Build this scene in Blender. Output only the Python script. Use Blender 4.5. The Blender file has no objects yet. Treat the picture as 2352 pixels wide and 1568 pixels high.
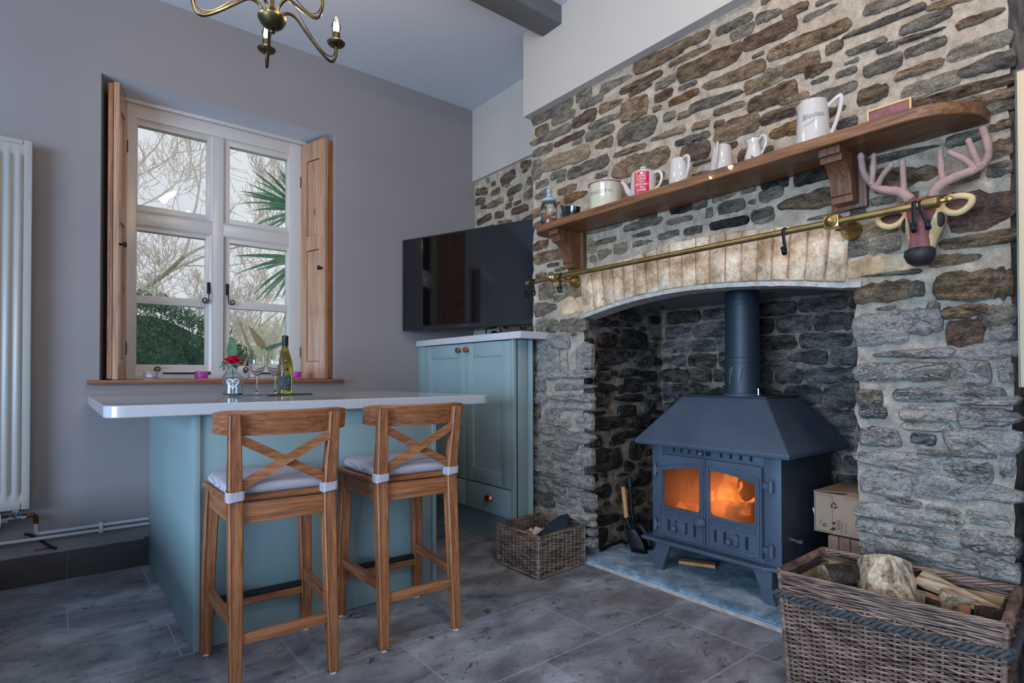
import bpy, bmesh, math, random
from mathutils import Vector, Matrix, noise as mnoise
PI = math.pi
R = math.radians
scn = bpy.context.scene
COL = scn.collection

# ------------------------------------------------------------ camera
cam_d = bpy.data.cameras.new('camera'); cam = bpy.data.objects.new('camera', cam_d); COL.objects.link(cam)
YAW, PITCH, ROLL = 0.675958, 0.011922, -0.0023208
fw = Vector((math.sin(YAW)*math.cos(PITCH), math.cos(YAW)*math.cos(PITCH), math.sin(PITCH)))
rt = Vector((math.cos(YAW), -math.sin(YAW), 0)); up = rt.cross(fw)
rt2 = rt*math.cos(ROLL)+up*math.sin(ROLL); up2 = up*math.cos(ROLL)-rt*math.sin(ROLL)
m = Matrix((rt2, up2, -fw)).transposed().to_4x4(); m.translation = Vector((0, 0, 1.0))
cam.matrix_world = m
cam_d.sensor_width = 36.0; cam_d.lens = 1301.93/2352*36.0
cam_d.shift_y = (847.26-784)/2352.0; cam_d.clip_start = 0.02
scn.camera = cam

# ------------------------------------------------------------ world, exposure, lamps
world = bpy.data.worlds.new('overcast_sky'); scn.world = world; world.use_nodes = True
wn = world.node_tree; wn.nodes.clear()
wo = wn.nodes.new('ShaderNodeOutputWorld'); wb = wn.nodes.new('ShaderNodeBackground')
wt = wn.nodes.new('ShaderNodeTexCoord'); wz = wn.nodes.new('ShaderNodeTexNoise'); wr = wn.nodes.new('ShaderNodeValToRGB')
wz.inputs['Scale'].default_value = 2.2; wz.inputs['Detail'].default_value = 4
wr.color_ramp.elements[0].position = .3; wr.color_ramp.elements[0].color = (.66, .70, .76, 1)
wr.color_ramp.elements[1].position = .7; wr.color_ramp.elements[1].color = (.84, .865, .90, 1)
wn.links.new(wt.outputs['Generated'], wz.inputs['Vector']); wn.links.new(wz.outputs['Fac'], wr.inputs['Fac'])
wn.links.new(wr.outputs['Color'], wb.inputs['Color']); wn.links.new(wb.outputs['Background'], wo.inputs['Surface'])
wb.inputs['Strength'].default_value = 1.0
scn.view_settings.view_transform = 'Standard'; scn.view_settings.look = 'None'
scn.view_settings.gamma = 1.0; scn.view_settings.use_curve_mapping = False
scn.view_settings.exposure = 0.0

def area(name, loc, direction, sx, sy, power, color):
    l = bpy.data.lights.new(name, 'AREA'); l.shape = 'RECTANGLE'; l.size = sx; l.size_y = sy
    l.energy = power; l.color = color
    o = bpy.data.objects.new(name, l); COL.objects.link(o); o.location = loc
    o.rotation_euler = Vector(direction).to_track_quat('-Z', 'Y').to_euler()
    return o
# daylight through the windows of the room that lie outside the picture
area('daylight_left_window', (-4.45, -.4, 1.30), (1, 0.25, -0.10), 3.2, 1.8, 400, (.50, .72, 1.0))
area('daylight_front_window', (-0.4, -2.2, 1.5), (.35, 1, -0.25), 1.7, 1.4, 20, (.52, .74, 1.0))
# the kitchen's ceiling lamps behind the camera
area('ceiling_lamp_kitchen', (0.2, -0.9, 2.98), (0.35, .1, -1), .3, .3, 16, (1.0, .76, .54))
area('ceiling_lamp_hall', (0.95, 0.5, 3.0), (0.75, .15, -1), .2, .2, 16, (1.0, .74, .50))

# ------------------------------------------------------------ colours and materials
def lin(c):
    c = c/255.0
    return c/12.92 if c <= .04045 else ((c+.055)/1.055)**2.4
def rgb(r, g, b): return (lin(r), lin(g), lin(b), 1.0)
MATS = {}
def base(name):
    m = bpy.data.materials.new(name); m.use_nodes = True
    nt = m.node_tree; b = nt.nodes['Principled BSDF']
    MATS[name] = m
    return m, nt, b
def N(nt, t, **kw):
    n = nt.nodes.new(t)
    for k, v in kw.items(): n.inputs[k].default_value = v
    return n
def coords(nt, scale=(1, 1, 1), rot=(0, 0, 0), kind='Object'):
    tc = nt.nodes.new('ShaderNodeTexCoord'); mp = nt.nodes.new('ShaderNodeMapping')
    mp.inputs['Scale'].default_value = scale; mp.inputs['Rotation'].default_value = rot
    nt.links.new(tc.outputs[kind], mp.inputs['Vector']); return mp.outputs['Vector']
def ramp(nt, src, stops):
    r = nt.nodes.new('ShaderNodeValToRGB'); e = r.color_ramp.elements
    e[0].position, e[0].color = stops[0]; e[1].position, e[1].color = stops[-1]
    for p, c in stops[1:-1]:
        x = e.new(p); x.color = c
    nt.links.new(src, r.inputs['Fac']); return r.outputs['Color']
def mix(nt, fac, a, b, mode='MIX'):
    n = nt.nodes.new('ShaderNodeMix'); n.data_type = 'RGBA'; n.blend_type = mode
    for i, v in ((0, fac), (6, a), (7, b)):
        if hasattr(v, 'is_output'): nt.links.new(v, n.inputs[i])
        else: n.inputs[i].default_value = v
    return n.outputs[2]
def bump(nt, b, src, strength, dist=.01):
    n = nt.nodes.new('ShaderNodeBump'); n.inputs['Strength'].default_value = strength; n.inputs['Distance'].default_value = dist
    nt.links.new(src, n.inputs['Height']); nt.links.new(n.outputs['Normal'], b.inputs['Normal'])
def plain(name, c, rough=.5, metal=0.0, bmp=0, bscale=200, spec=.5, coat=0, var=0, vscale=3):
    m, nt, b = base(name)
    b.inputs['Base Color'].default_value = c; b.inputs['Roughness'].default_value = rough; b.inputs['Metallic'].default_value = metal
    b.inputs['Specular IOR Level'].default_value = spec; b.inputs['Coat Weight'].default_value = coat
    if bmp or var:
        v = coords(nt)
    if var:
        z = N(nt, 'ShaderNodeTexNoise', Scale=vscale, Detail=4.0); nt.links.new(v, z.inputs['Vector'])
        d = tuple(x*(1-var) for x in c[:3])+(1,); l = tuple(min(1, x*(1+var)) for x in c[:3])+(1,)
        nt.links.new(ramp(nt, z.outputs['Fac'], [(.3, d), (.7, l)]), b.inputs['Base Color'])
    if bmp:
        z = N(nt, 'ShaderNodeTexNoise', Scale=bscale, Detail=3.0); nt.links.new(v, z.inputs['Vector']); bump(nt, b, z.outputs['Fac'], bmp, .002)
    return m
def rock(name, dark, light, speck=None, scale=14, bstr=1.0, rnd=.35, strat=2.6, grain=1.0):
    """mottled, layered stone; speck = lime dust in pale flecks"""
    m, nt, b = base(name)
    v = coords(nt, (1, 1, strat))
    z = N(nt, 'ShaderNodeTexNoise', Scale=scale, Detail=10.0, Roughness=.72, Distortion=.3); nt.links.new(v, z.inputs['Vector'])
    mid = tuple((p+q)/2 for p, q in zip(dark, light)); dk = tuple(p*.55 for p in dark[:3])+(1,); hl = tuple(min(1, p*1.35) for p in light[:3])+(1,)
    col = ramp(nt, z.outputs['Fac'], [(.30, dk), (.42, dark), (.5, mid), (.58, light), (.70, hl)])
    z2 = N(nt, 'ShaderNodeTexNoise', Scale=scale*9, Detail=5.0, Roughness=.8); nt.links.new(v, z2.inputs['Vector'])
    col = mix(nt, grain, col, ramp(nt, z2.outputs['Fac'], [(.36, (.38, .37, .37, 1)), (.5, (1, 1, 1, 1)), (.64, (1.7, 1.66, 1.6, 1))]), 'MULTIPLY')
    if speck:
        s, amt = speck
        z3 = N(nt, 'ShaderNodeTexNoise', Scale=scale*6, Detail=8.0, Roughness=.75); nt.links.new(v, z3.inputs['Vector'])
        f = ramp(nt, z3.outputs['Fac'], [(.60-amt*.16, (0, 0, 0, 1)), (.70-amt*.12, (1, 1, 1, 1))])
        col = mix(nt, f, col, s)
    oi = nt.nodes.new('ShaderNodeObjectInfo')
    rr = ramp(nt, oi.outputs['Random'], [(0, (1-rnd, 1-rnd, 1-rnd*.9, 1)), (1, (1+rnd*.5, 1+rnd*.45, 1+rnd*.4, 1))])
    col = mix(nt, 1.0, col, rr, 'MULTIPLY')
    nt.links.new(col, b.inputs['Base Color']); b.inputs['Roughness'].default_value = .9; b.inputs['Specular IOR Level'].default_value = .25
    n1 = nt.nodes.new('ShaderNodeBump'); n1.inputs['Strength'].default_value = bstr; n1.inputs['Distance'].default_value = .035; nt.links.new(z.outputs['Fac'], n1.inputs['Height'])
    n2 = nt.nodes.new('ShaderNodeBump'); n2.inputs['Strength'].default_value = bstr*.9; n2.inputs['Distance'].default_value = .006; nt.links.new(z2.outputs['Fac'], n2.inputs['Height'])
    nt.links.new(n1.outputs['Normal'], n2.inputs['Normal']); nt.links.new(n2.outputs['Normal'], b.inputs['Normal'])
    return m
def timber(name, dark, light, axis='z', rough=.45, knots=True, ring=15, sc=1.0, coat=.15):
    m, nt, b = base(name)
    s = {'x': (.045, 1, 1), 'y': (1, .045, 1), 'z': (1, 1, .045)}[axis]
    v = coords(nt, tuple(a*sc for a in s))
    w = N(nt, 'ShaderNodeTexNoise', Scale=ring*5.0, Detail=5.0, Distortion=.6, Roughness=.6); nt.links.new(v, w.inputs['Vector'])
    z = N(nt, 'ShaderNodeTexNoise', Scale=ring*22.0, Detail=2.0); nt.links.new(v, z.inputs['Vector'])
    mid = tuple((a+c)/2 for a, c in zip(dark, light))
    col = ramp(nt, w.outputs['Fac'], [(.30, tuple(q*.85 for q in dark[:3])+(1,)), (.40, dark), (.50, mid), (.62, light)])
    col = mix(nt, .35, col, ramp(nt, z.outputs['Fac'], [(.35, dark), (.65, light)]))
    if knots:
        k = N(nt, 'ShaderNodeTexVoronoi', Scale=5.5); kv = coords(nt, {'x': (.5, 1, 1), 'y': (1, .5, 1), 'z': (1, 1, .5)}[axis]); nt.links.new(kv, k.inputs['Vector'])
        f = ramp(nt, k.outputs['Distance'], [(.035, (1, 1, 1, 1)), (.11, (0, 0, 0, 1))])
        col = mix(nt, f, col, tuple(x*.35 for x in dark[:3])+(1,))
    nt.links.new(col, b.inputs['Base Color']); b.inputs['Roughness'].default_value = rough; b.inputs['Coat Weight'].default_value = coat
    bump(nt, b, z.outputs['Fac'], .25, .002)
    return m
def glass(name, c=(1, 1, 1, 1), rough=0.0, ior=1.45):
    m, nt, b = base(name)
    b.inputs['Base Color'].default_value = c; b.inputs['Transmission Weight'].default_value = 1
    b.inputs['Roughness'].default_value = rough; b.inputs['IOR'].default_value = ior
    return m
def thin_glass(name, tint=(1, 1, 1, 1), refl=.10):
    m, nt, b = base(name); nt.nodes.remove(b)
    out = nt.nodes['Material Output']
    t = nt.nodes.new('ShaderNodeBsdfTransparent'); t.inputs['Color'].default_value = tint
    g = nt.nodes.new('ShaderNodeBsdfGlossy'); g.inputs['Roughness'].default_value = .02
    f = nt.nodes.new('ShaderNodeFresnel'); f.inputs['IOR'].default_value = 1.0+refl*4
    x = nt.nodes.new('ShaderNodeMixShader')
    nt.links.new(f.outputs[0], x.inputs[0]); nt.links.new(t.outputs[0], x.inputs[1]); nt.links.new(g.outputs[0], x.inputs[2])
    nt.links.new(x.outputs[0], out.inputs['Surface'])
    return m
def glow(name, c, strength):
    m, nt, b = base(name)
    b.inputs['Base Color'].default_value = (0, 0, 0, 1); b.inputs['Emission Color'].default_value = c; b.inputs['Emission Strength'].default_value = strength
    return m

plain('plaster_cool', rgb(138, 131, 131), .9, bmp=.15, bscale=60, var=.04, vscale=1.5, spec=.2)
plain('plaster_white', rgb(184, 176, 168), .9, bmp=.1, bscale=60, spec=.2)
plain('ceiling_paint', rgb(202, 206, 214), .9, bmp=.08, bscale=60, spec=.2)
plain('grey_paint', rgb(108, 108, 110), .6, spec=.3)
plain('window_paint', rgb(190, 183, 179), .3, var=.03)
plain('sage', rgb(133, 154, 156), .42, var=.04, vscale=2)
plain('sage_dark', rgb(70, 88, 90), .5)
plain('quartz', rgb(188, 187, 190), .07, var=.02, vscale=120)
plain('radiator_white', rgb(156, 151, 146), .35)
plain('pipe_paint', rgb(186, 186, 190), .4)
plain('copper', rgb(196, 120, 88), .28, 1.0, var=.1, vscale=40)
plain('copper_old', rgb(120, 72, 50), .5, .9, var=.3, vscale=30)
plain('brass', rgb(166, 142, 92), .40, 1.0, var=.22, vscale=18)
plain('aged_bronze', rgb(92, 82, 62), .36, 1.0, var=.2, vscale=30)
plain('chrome', rgb(200, 200, 205), .18, 1.0)
plain('black_iron', rgb(24, 25, 28), .45, .6)
plain('black_rubber', rgb(16, 17, 20), .6)
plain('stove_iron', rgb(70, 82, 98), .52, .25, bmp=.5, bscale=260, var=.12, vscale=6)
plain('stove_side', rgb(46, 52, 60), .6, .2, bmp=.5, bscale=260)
plain('flue_enamel', rgb(50, 60, 70), .5, .3, var=.1, vscale=8)
plain('tv_bezel', rgb(24, 27, 32), .35)
plain('tv_screen', rgb(9, 9, 12), .05, spec=1.0)
plain('white_plastic', rgb(214, 212, 208), .4)
plain('dark_plastic', rgb(26, 27, 30), .4)
plain('cream_enamel', rgb(194, 186, 162), .16, coat=.4)
plain('white_china', rgb(190, 181, 174), .14, coat=.4)
plain('blue_line', rgb(60, 72, 110), .3)
plain('red_print', rgb(176, 32, 66), .25)
plain('white_print', rgb(238, 230, 226), .4)
plain('ink', rgb(30, 29, 30), .6)
plain('ink_grey', rgb(120, 122, 128), .6)
plain('lid_blue', rgb(150, 176, 184), .3)
plain('black_glaze', rgb(22, 26, 34), .15, coat=.5)
plain('antler', rgb(158, 128, 120), .85, bmp=.8, bscale=90, var=.2, vscale=25)
plain('stag_red', rgb(128, 78, 76), .85, bmp=.5, bscale=90, var=.15, vscale=20)
plain('stag_cream', rgb(196, 172, 126), .85, bmp=.6, bscale=90, var=.15, vscale=20)
plain('stag_dark', rgb(34, 30, 32), .6, bmp=.4, bscale=60)
plain('stag_brow', rgb(92, 62, 58), .85, bmp=.6, bscale=70)
plain('card', rgb(160, 134, 112), .85, var=.06, vscale=14)
plain('card_top', rgb(150, 124, 100), .85, var=.08, vscale=14)
plain('green_label', rgb(70, 140, 110), .6)
plain('film', rgb(150, 170, 180), .2, spec=.8)
plain('briquette', rgb(176, 132, 112), .9, var=.2, vscale=30, bmp=.6, bscale=150)
plain('hessian', rgb(168, 142, 106), .95, bmp=.9, bscale=420, var=.15, vscale=40)
plain('mitt', rgb(30, 42, 56), .9, bmp=.6, bscale=120, var=.2, vscale=20)
plain('match_box', rgb(176, 112, 74), .8)
plain('paper', rgb(214, 204, 194), .8)
plain('rope', rgb(66, 68, 70), .95, bmp=1, bscale=300, var=.35, vscale=60)
plain('cushion', rgb(172, 166, 172), .95, var=.06, vscale=12)
plain('frame_gold', rgb(206, 176, 104), .5)
plain('picture_red', rgb(122, 74, 76), .7, var=.3, vscale=60)
plain('pink_glass_plain', rgb(220, 70, 180), .4)
plain('wine_foil', rgb(20, 22, 28), .45)
plain('wine_label', rgb(44, 54, 62), .6)
plain('label_line', rgb(150, 160, 164), .5)
plain('petal', rgb(206, 34, 66), .55, var=.25, vscale=60)
plain('leaf_green', rgb(52, 92, 44), .4, var=.2, vscale=40)
plain('leaf_teal', rgb(60, 130, 110), .4, var=.2, vscale=40)
plain('stem_green', rgb(80, 110, 60), .5)
plain('heart_print', rgb(236, 242, 246), .5)
plain('slate', rgb(52, 58, 66), .55, bmp=.6, bscale=60, var=.2, vscale=20)
plain('wax', rgb(232, 220, 226), .5)
plain('felt', rgb(224, 222, 218), .8)
plain('pale_blue', rgb(150, 184, 200), .6)
plain('glass_edge', rgb(64, 88, 76), .2, spec=.8)
plain('splash_beige', rgb(206, 182, 150), .15, coat=.6)
plain('range_black', rgb(34, 30, 30), .8)  # dull black of the range cooker itself
plain('white_dust', rgb(156, 154, 150), .9, bmp=.8, bscale=80, var=.2, vscale=30)
plain('rust_white', rgb(178, 172, 164), .8, bmp=.8, bscale=90, var=.25, vscale=50)
plain('register_grey', rgb(140, 140, 142), .6)
plain('soot', rgb(26, 25, 25), .9, bmp=.8, bscale=30, var=.3, vscale=10)
plain('ash_log', rgb(50, 32, 24), .9, bmp=1, bscale=40)
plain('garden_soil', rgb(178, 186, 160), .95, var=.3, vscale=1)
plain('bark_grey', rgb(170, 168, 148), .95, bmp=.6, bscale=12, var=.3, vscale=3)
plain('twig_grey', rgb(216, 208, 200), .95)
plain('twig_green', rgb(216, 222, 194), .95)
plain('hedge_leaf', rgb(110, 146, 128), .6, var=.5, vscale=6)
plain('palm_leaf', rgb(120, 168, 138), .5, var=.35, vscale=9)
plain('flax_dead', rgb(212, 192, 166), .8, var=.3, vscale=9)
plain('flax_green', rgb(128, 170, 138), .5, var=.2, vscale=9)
plain('curtain_white', rgb(210, 214, 220), .9)
timber('pine_z', rgb(116, 68, 40), rgb(172, 112, 70), 'z')
timber('pine_x', rgb(116, 68, 40), rgb(172, 112, 70), 'x')
timber('pine_y', rgb(116, 68, 40), rgb(172, 112, 70), 'y')
timber('pine_dark_x', rgb(70, 38, 26), rgb(160, 106, 66), 'x')
timber('shutter_pine', rgb(146, 102, 74), rgb(188, 146, 114), 'z', .3, True, 7, 1.0, .3)
timber('shutter_edge', rgb(98, 56, 30), rgb(168, 110, 66), 'z', .4, False)
timber('sill_wood', rgb(98, 56, 34), rgb(150, 96, 62), 'x', .35, False)
timber('shelf_oak', rgb(74, 45, 26), rgb(140, 92, 52), 'y', .5, False, 14)
timber('bracket_oak', rgb(76, 43, 26), rgb(124, 80, 50), 'z', .5, False, 12)
timber('handle_wood', rgb(160, 104, 60), rgb(196, 140, 90), 'z', .5, False, 12)
timber('log_wood', rgb(92, 74, 58), rgb(206, 184, 154), 'y', .9, False, 6, 1.6, 0)
timber('log_wood_x', rgb(84, 68, 54), rgb(202, 182, 154), 'z', .9, False, 5, 1.5, 0)
timber('log_orange', rgb(140, 84, 56), rgb(190, 130, 94), 'z', .9, False, 10, 1.5, 0)
rock('log_bark', rgb(62, 52, 46), rgb(104, 92, 84), scale=16, strat=.5, rnd=.2)
# wicker: each rod its own shade along its length
for nm, d, l in (('wicker', rgb(82, 66, 56), rgb(150, 130, 116)), ('wicker_dark', rgb(70, 50, 42), rgb(136, 110, 96))):
    m, nt, b = base(nm); v = coords(nt, (1, 1, 6))
    z = N(nt, 'ShaderNodeTexNoise', Scale=14.0, Detail=5.0); nt.links.new(v, z.inputs['Vector'])
    nt.links.new(ramp(nt, z.outputs['Fac'], [(.36, d), (.64, l)]), b.inputs['Base Color'])
    b.inputs['Roughness'].default_value = .42; b.inputs['Coat Weight'].default_value = .2
# stones
lime = rgb(214, 209, 202)
rock('stone_g', rgb(122, 114, 101), rgb(172, 161, 143), rnd=.25)
rock('stone_d', rgb(96, 89, 80), rgb(148, 138, 123), rnd=.25)
rock('stone_D', rgb(28, 27, 27), rgb(82, 76, 72), rnd=.25)
rock('stone_b', rgb(116, 94, 72), rgb(174, 150, 122), rnd=.25)
rock('stone_B', rgb(94, 74, 56), rgb(152, 129, 102), rnd=.25)
rock('stone_o', rgb(120, 84, 52), rgb(176, 136, 92), rnd=.2)
rock('stone_r', rgb(100, 77, 66), rgb(148, 121, 104), rnd=.2)
rock('stone_t', rgb(156, 134, 108), rgb(192, 170, 140), rnd=.15)
rock('stone_T', rgb(180, 152, 118), rgb(214, 188, 154), scale=6, bstr=.4, rnd=.12, strat=1, grain=.25)
rock('limed_g', rgb(128, 122, 115), rgb(194, 187, 178), (lime, .85), rnd=.2)
rock('limed_d', rgb(98, 94, 89), rgb(166, 159, 151), (lime, .75), rnd=.2)
rock('limed_D', rgb(66, 66, 70), rgb(130, 127, 128), (lime, .6), rnd=.2)
rock('limed_b', rgb(96, 86, 74), rgb(152, 140, 124), (lime, .45), rnd=.2)
rock('limed_r', rgb(96, 80, 70), rgb(140, 122, 108), (lime, .35), rnd=.2)
rock('sooty_d', rgb(50, 46, 44), rgb(122, 112, 102), (rgb(150, 142, 134), .3), rnd=.3)
rock('sooty_D', rgb(26, 24, 24), rgb(80, 74, 70), (rgb(130, 124, 118), .25), rnd=.3)
rock('sooty_r', rgb(50, 32, 28), rgb(96, 68, 58), rnd=.2)
rock('sooty_block', rgb(66, 64, 66), rgb(128, 120, 114), (rgb(160, 158, 156), .25), scale=9, bstr=.7, rnd=.4)
rock('mortar', rgb(172, 155, 136), rgb(198, 182, 162), scale=20, bstr=.6, rnd=0, strat=1, grain=.3)
rock('mortar_lime', rgb(180, 169, 156), rgb(210, 200, 186), scale=20, bstr=.8, rnd=0, strat=1.3, grain=.35)
rock('mortar_soot_shade', rgb(112, 100, 90), rgb(160, 146, 132), scale=12, bstr=.6, rnd=0, strat=1, grain=.3)  # real soot in the fireplace, painted shade on the breast's right return
rock('arch_brick', rgb(184, 152, 120), rgb(228, 206, 178), (rgb(158, 116, 76), .3), scale=9, bstr=.35, rnd=.12, strat=1, grain=.25)
rock('hearth_slate', rgb(98, 122, 140), rgb(146, 168, 184), (rgb(150, 160, 164), .12), scale=5, bstr=.25, rnd=0, strat=1, grain=.25)
# floor tile: mottled slate porcelain with crackled dark patches
m, nt, b = base('floor_tile')
v = coords(nt, (1, 1.6, 1), (0, 0, .5))
z = N(nt, 'ShaderNodeTexNoise', Scale=3.2, Detail=9.0, Roughness=.62, Distortion=.4); nt.links.new(v, z.inputs['Vector'])
col = ramp(nt, z.outputs['Fac'], [(.30, rgb(88, 88, 95)), (.45, rgb(122, 123, 131)), (.56, rgb(144, 147, 154)), (.72, rgb(178, 181, 190))])
z2 = N(nt, 'ShaderNodeTexNoise', Scale=13.0, Detail=12.0, Roughness=.82, Distortion=.9); nt.links.new(v, z2.inputs['Vector'])
col = mix(nt, ramp(nt, z2.outputs['Fac'], [(.38, (1, 1, 1, 1)), (.45, (0, 0, 0, 1))]), col, rgb(60, 54, 54))
col = mix(nt, ramp(nt, z2.outputs['Fac'], [(.56, (0, 0, 0, 1)), (.66, (.7, .7, .7, 1))]), col, rgb(176, 178, 184))
z3 = N(nt, 'ShaderNodeTexNoise', Scale=1.7, Detail=3.0); nt.links.new(v, z3.inputs['Vector'])
col = mix(nt, ramp(nt, z3.outputs['Fac'], [(.52, (0, 0, 0, 1)), (.72, (.5, .5, .5, 1))]), col, rgb(118, 98, 90))
oi = nt.nodes.new('ShaderNodeObjectInfo')
col = mix(nt, 1.0, col, ramp(nt, oi.outputs['Random'], [(0, (.82, .82, .82, 1)), (1, (1.1, 1.1, 1.1, 1))]), 'MULTIPLY')
nt.links.new(col, b.inputs['Base Color'])
nt.links.new(ramp(nt, z2.outputs['Fac'], [(.3, (.62, .62, .62, 1)), (.7, (.34, .34, .34, 1))]), b.inputs['Roughness'])
bump(nt, b, z2.outputs['Fac'], .25, .004)
plain('grout', rgb(160, 158, 158), .9)
plain('skirting_tile', rgb(66, 60, 58), .6, var=.2, vscale=6, bmp=.4, bscale=30)
# striped cushion cloth
m, nt, b = base('ticking')
v = coords(nt); w = N(nt, 'ShaderNodeTexWave', Scale=85.0, Distortion=.2); w.bands_direction = 'X'; nt.links.new(v, w.inputs['Vector'])
nt.links.new(ramp(nt, w.outputs['Fac'], [(.2, rgb(150, 144, 152)), (.6, rgb(186, 180, 188))]), b.inputs['Base Color']); b.inputs['Roughness'].default_value = .95
bump(nt, b, w.outputs['Fac'], .3, .003)
glass('clear_glass')
glass('vase_glass', (.84, .95, .98, 1), .03)
glass('bottle_glass', (.62, .62, .10, 1), .02)
glass('frost_white', (.95, .90, .96, 1), .45)
glass('frost_pink', (.93, .30, .80, 1), .40)
thin_glass('pane_glass', (1, 1, 1, 1), .035)
thin_glass('jar_glass', (.93, .95, .96, 1), .13)
# smoked stove glass
m, nt, b = base('stove_glass'); nt.nodes.remove(b); out = nt.nodes['Material Output']
t = nt.nodes.new('ShaderNodeBsdfTransparent'); t.inputs['Color'].default_value = (.95, .78, .62, 1)
g = nt.nodes.new('ShaderNodeBsdfTranslucent'); g.inputs['Color'].default_value = (.50, .34, .26, 1)
x = nt.nodes.new('ShaderNodeMixShader'); v = coords(nt, (1, 1, .6))
z = N(nt, 'ShaderNodeTexNoise', Scale=9.0, Detail=6.0); nt.links.new(v, z.inputs['Vector'])
nt.links.new(ramp(nt, z.outputs['Fac'], [(.3, (.25, .25, .25, 1)), (.7, (.75, .75, .75, 1))]), x.inputs[0])
nt.links.new(t.outputs[0], x.inputs[1]); nt.links.new(g.outputs[0], x.inputs[2])
gl = nt.nodes.new('ShaderNodeBsdfGlossy'); gl.inputs['Roughness'].default_value = .1; x2 = nt.nodes.new('ShaderNodeMixShader'); x2.inputs[0].default_value = .05
nt.links.new(x.outputs[0], x2.inputs[1]); nt.links.new(gl.outputs[0], x2.inputs[2]); nt.links.new(x2.outputs[0], out.inputs['Surface'])
# flames: yellow core fading to orange tips
m, nt, b = base('flame'); v = coords(nt, (1, 1, 1)); z = N(nt, 'ShaderNodeTexNoise', Scale=16.0, Detail=4.0); nt.links.new(v, z.inputs['Vector'])
nt.links.new(ramp(nt, z.outputs['Fac'], [(.32, (1, .16, .02, 1)), (.62, (1, .55, .14, 1))]), b.inputs['Emission Color']); b.inputs['Emission Strength'].default_value = 2.6
b.inputs['Base Color'].default_value = (0, 0, 0, 1)
m, nt, b = base('ember'); v = coords(nt); z = N(nt, 'ShaderNodeTexNoise', Scale=26.0, Detail=6.0); nt.links.new(v, z.inputs['Vector'])
nt.links.new(ramp(nt, z.outputs['Fac'], [(.42, (0, 0, 0, 1)), (.66, (1, .28, .05, 1))]), b.inputs['Emission Color']); b.inputs['Emission Strength'].default_value = 2.0
b.inputs['Base Color'].default_value = rgb(50, 34, 28)
glow('bulb_glow', (1.0, .78, .42, 1), 14)
glow('filament', (1.0, .9, .62, 1), 60)
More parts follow.
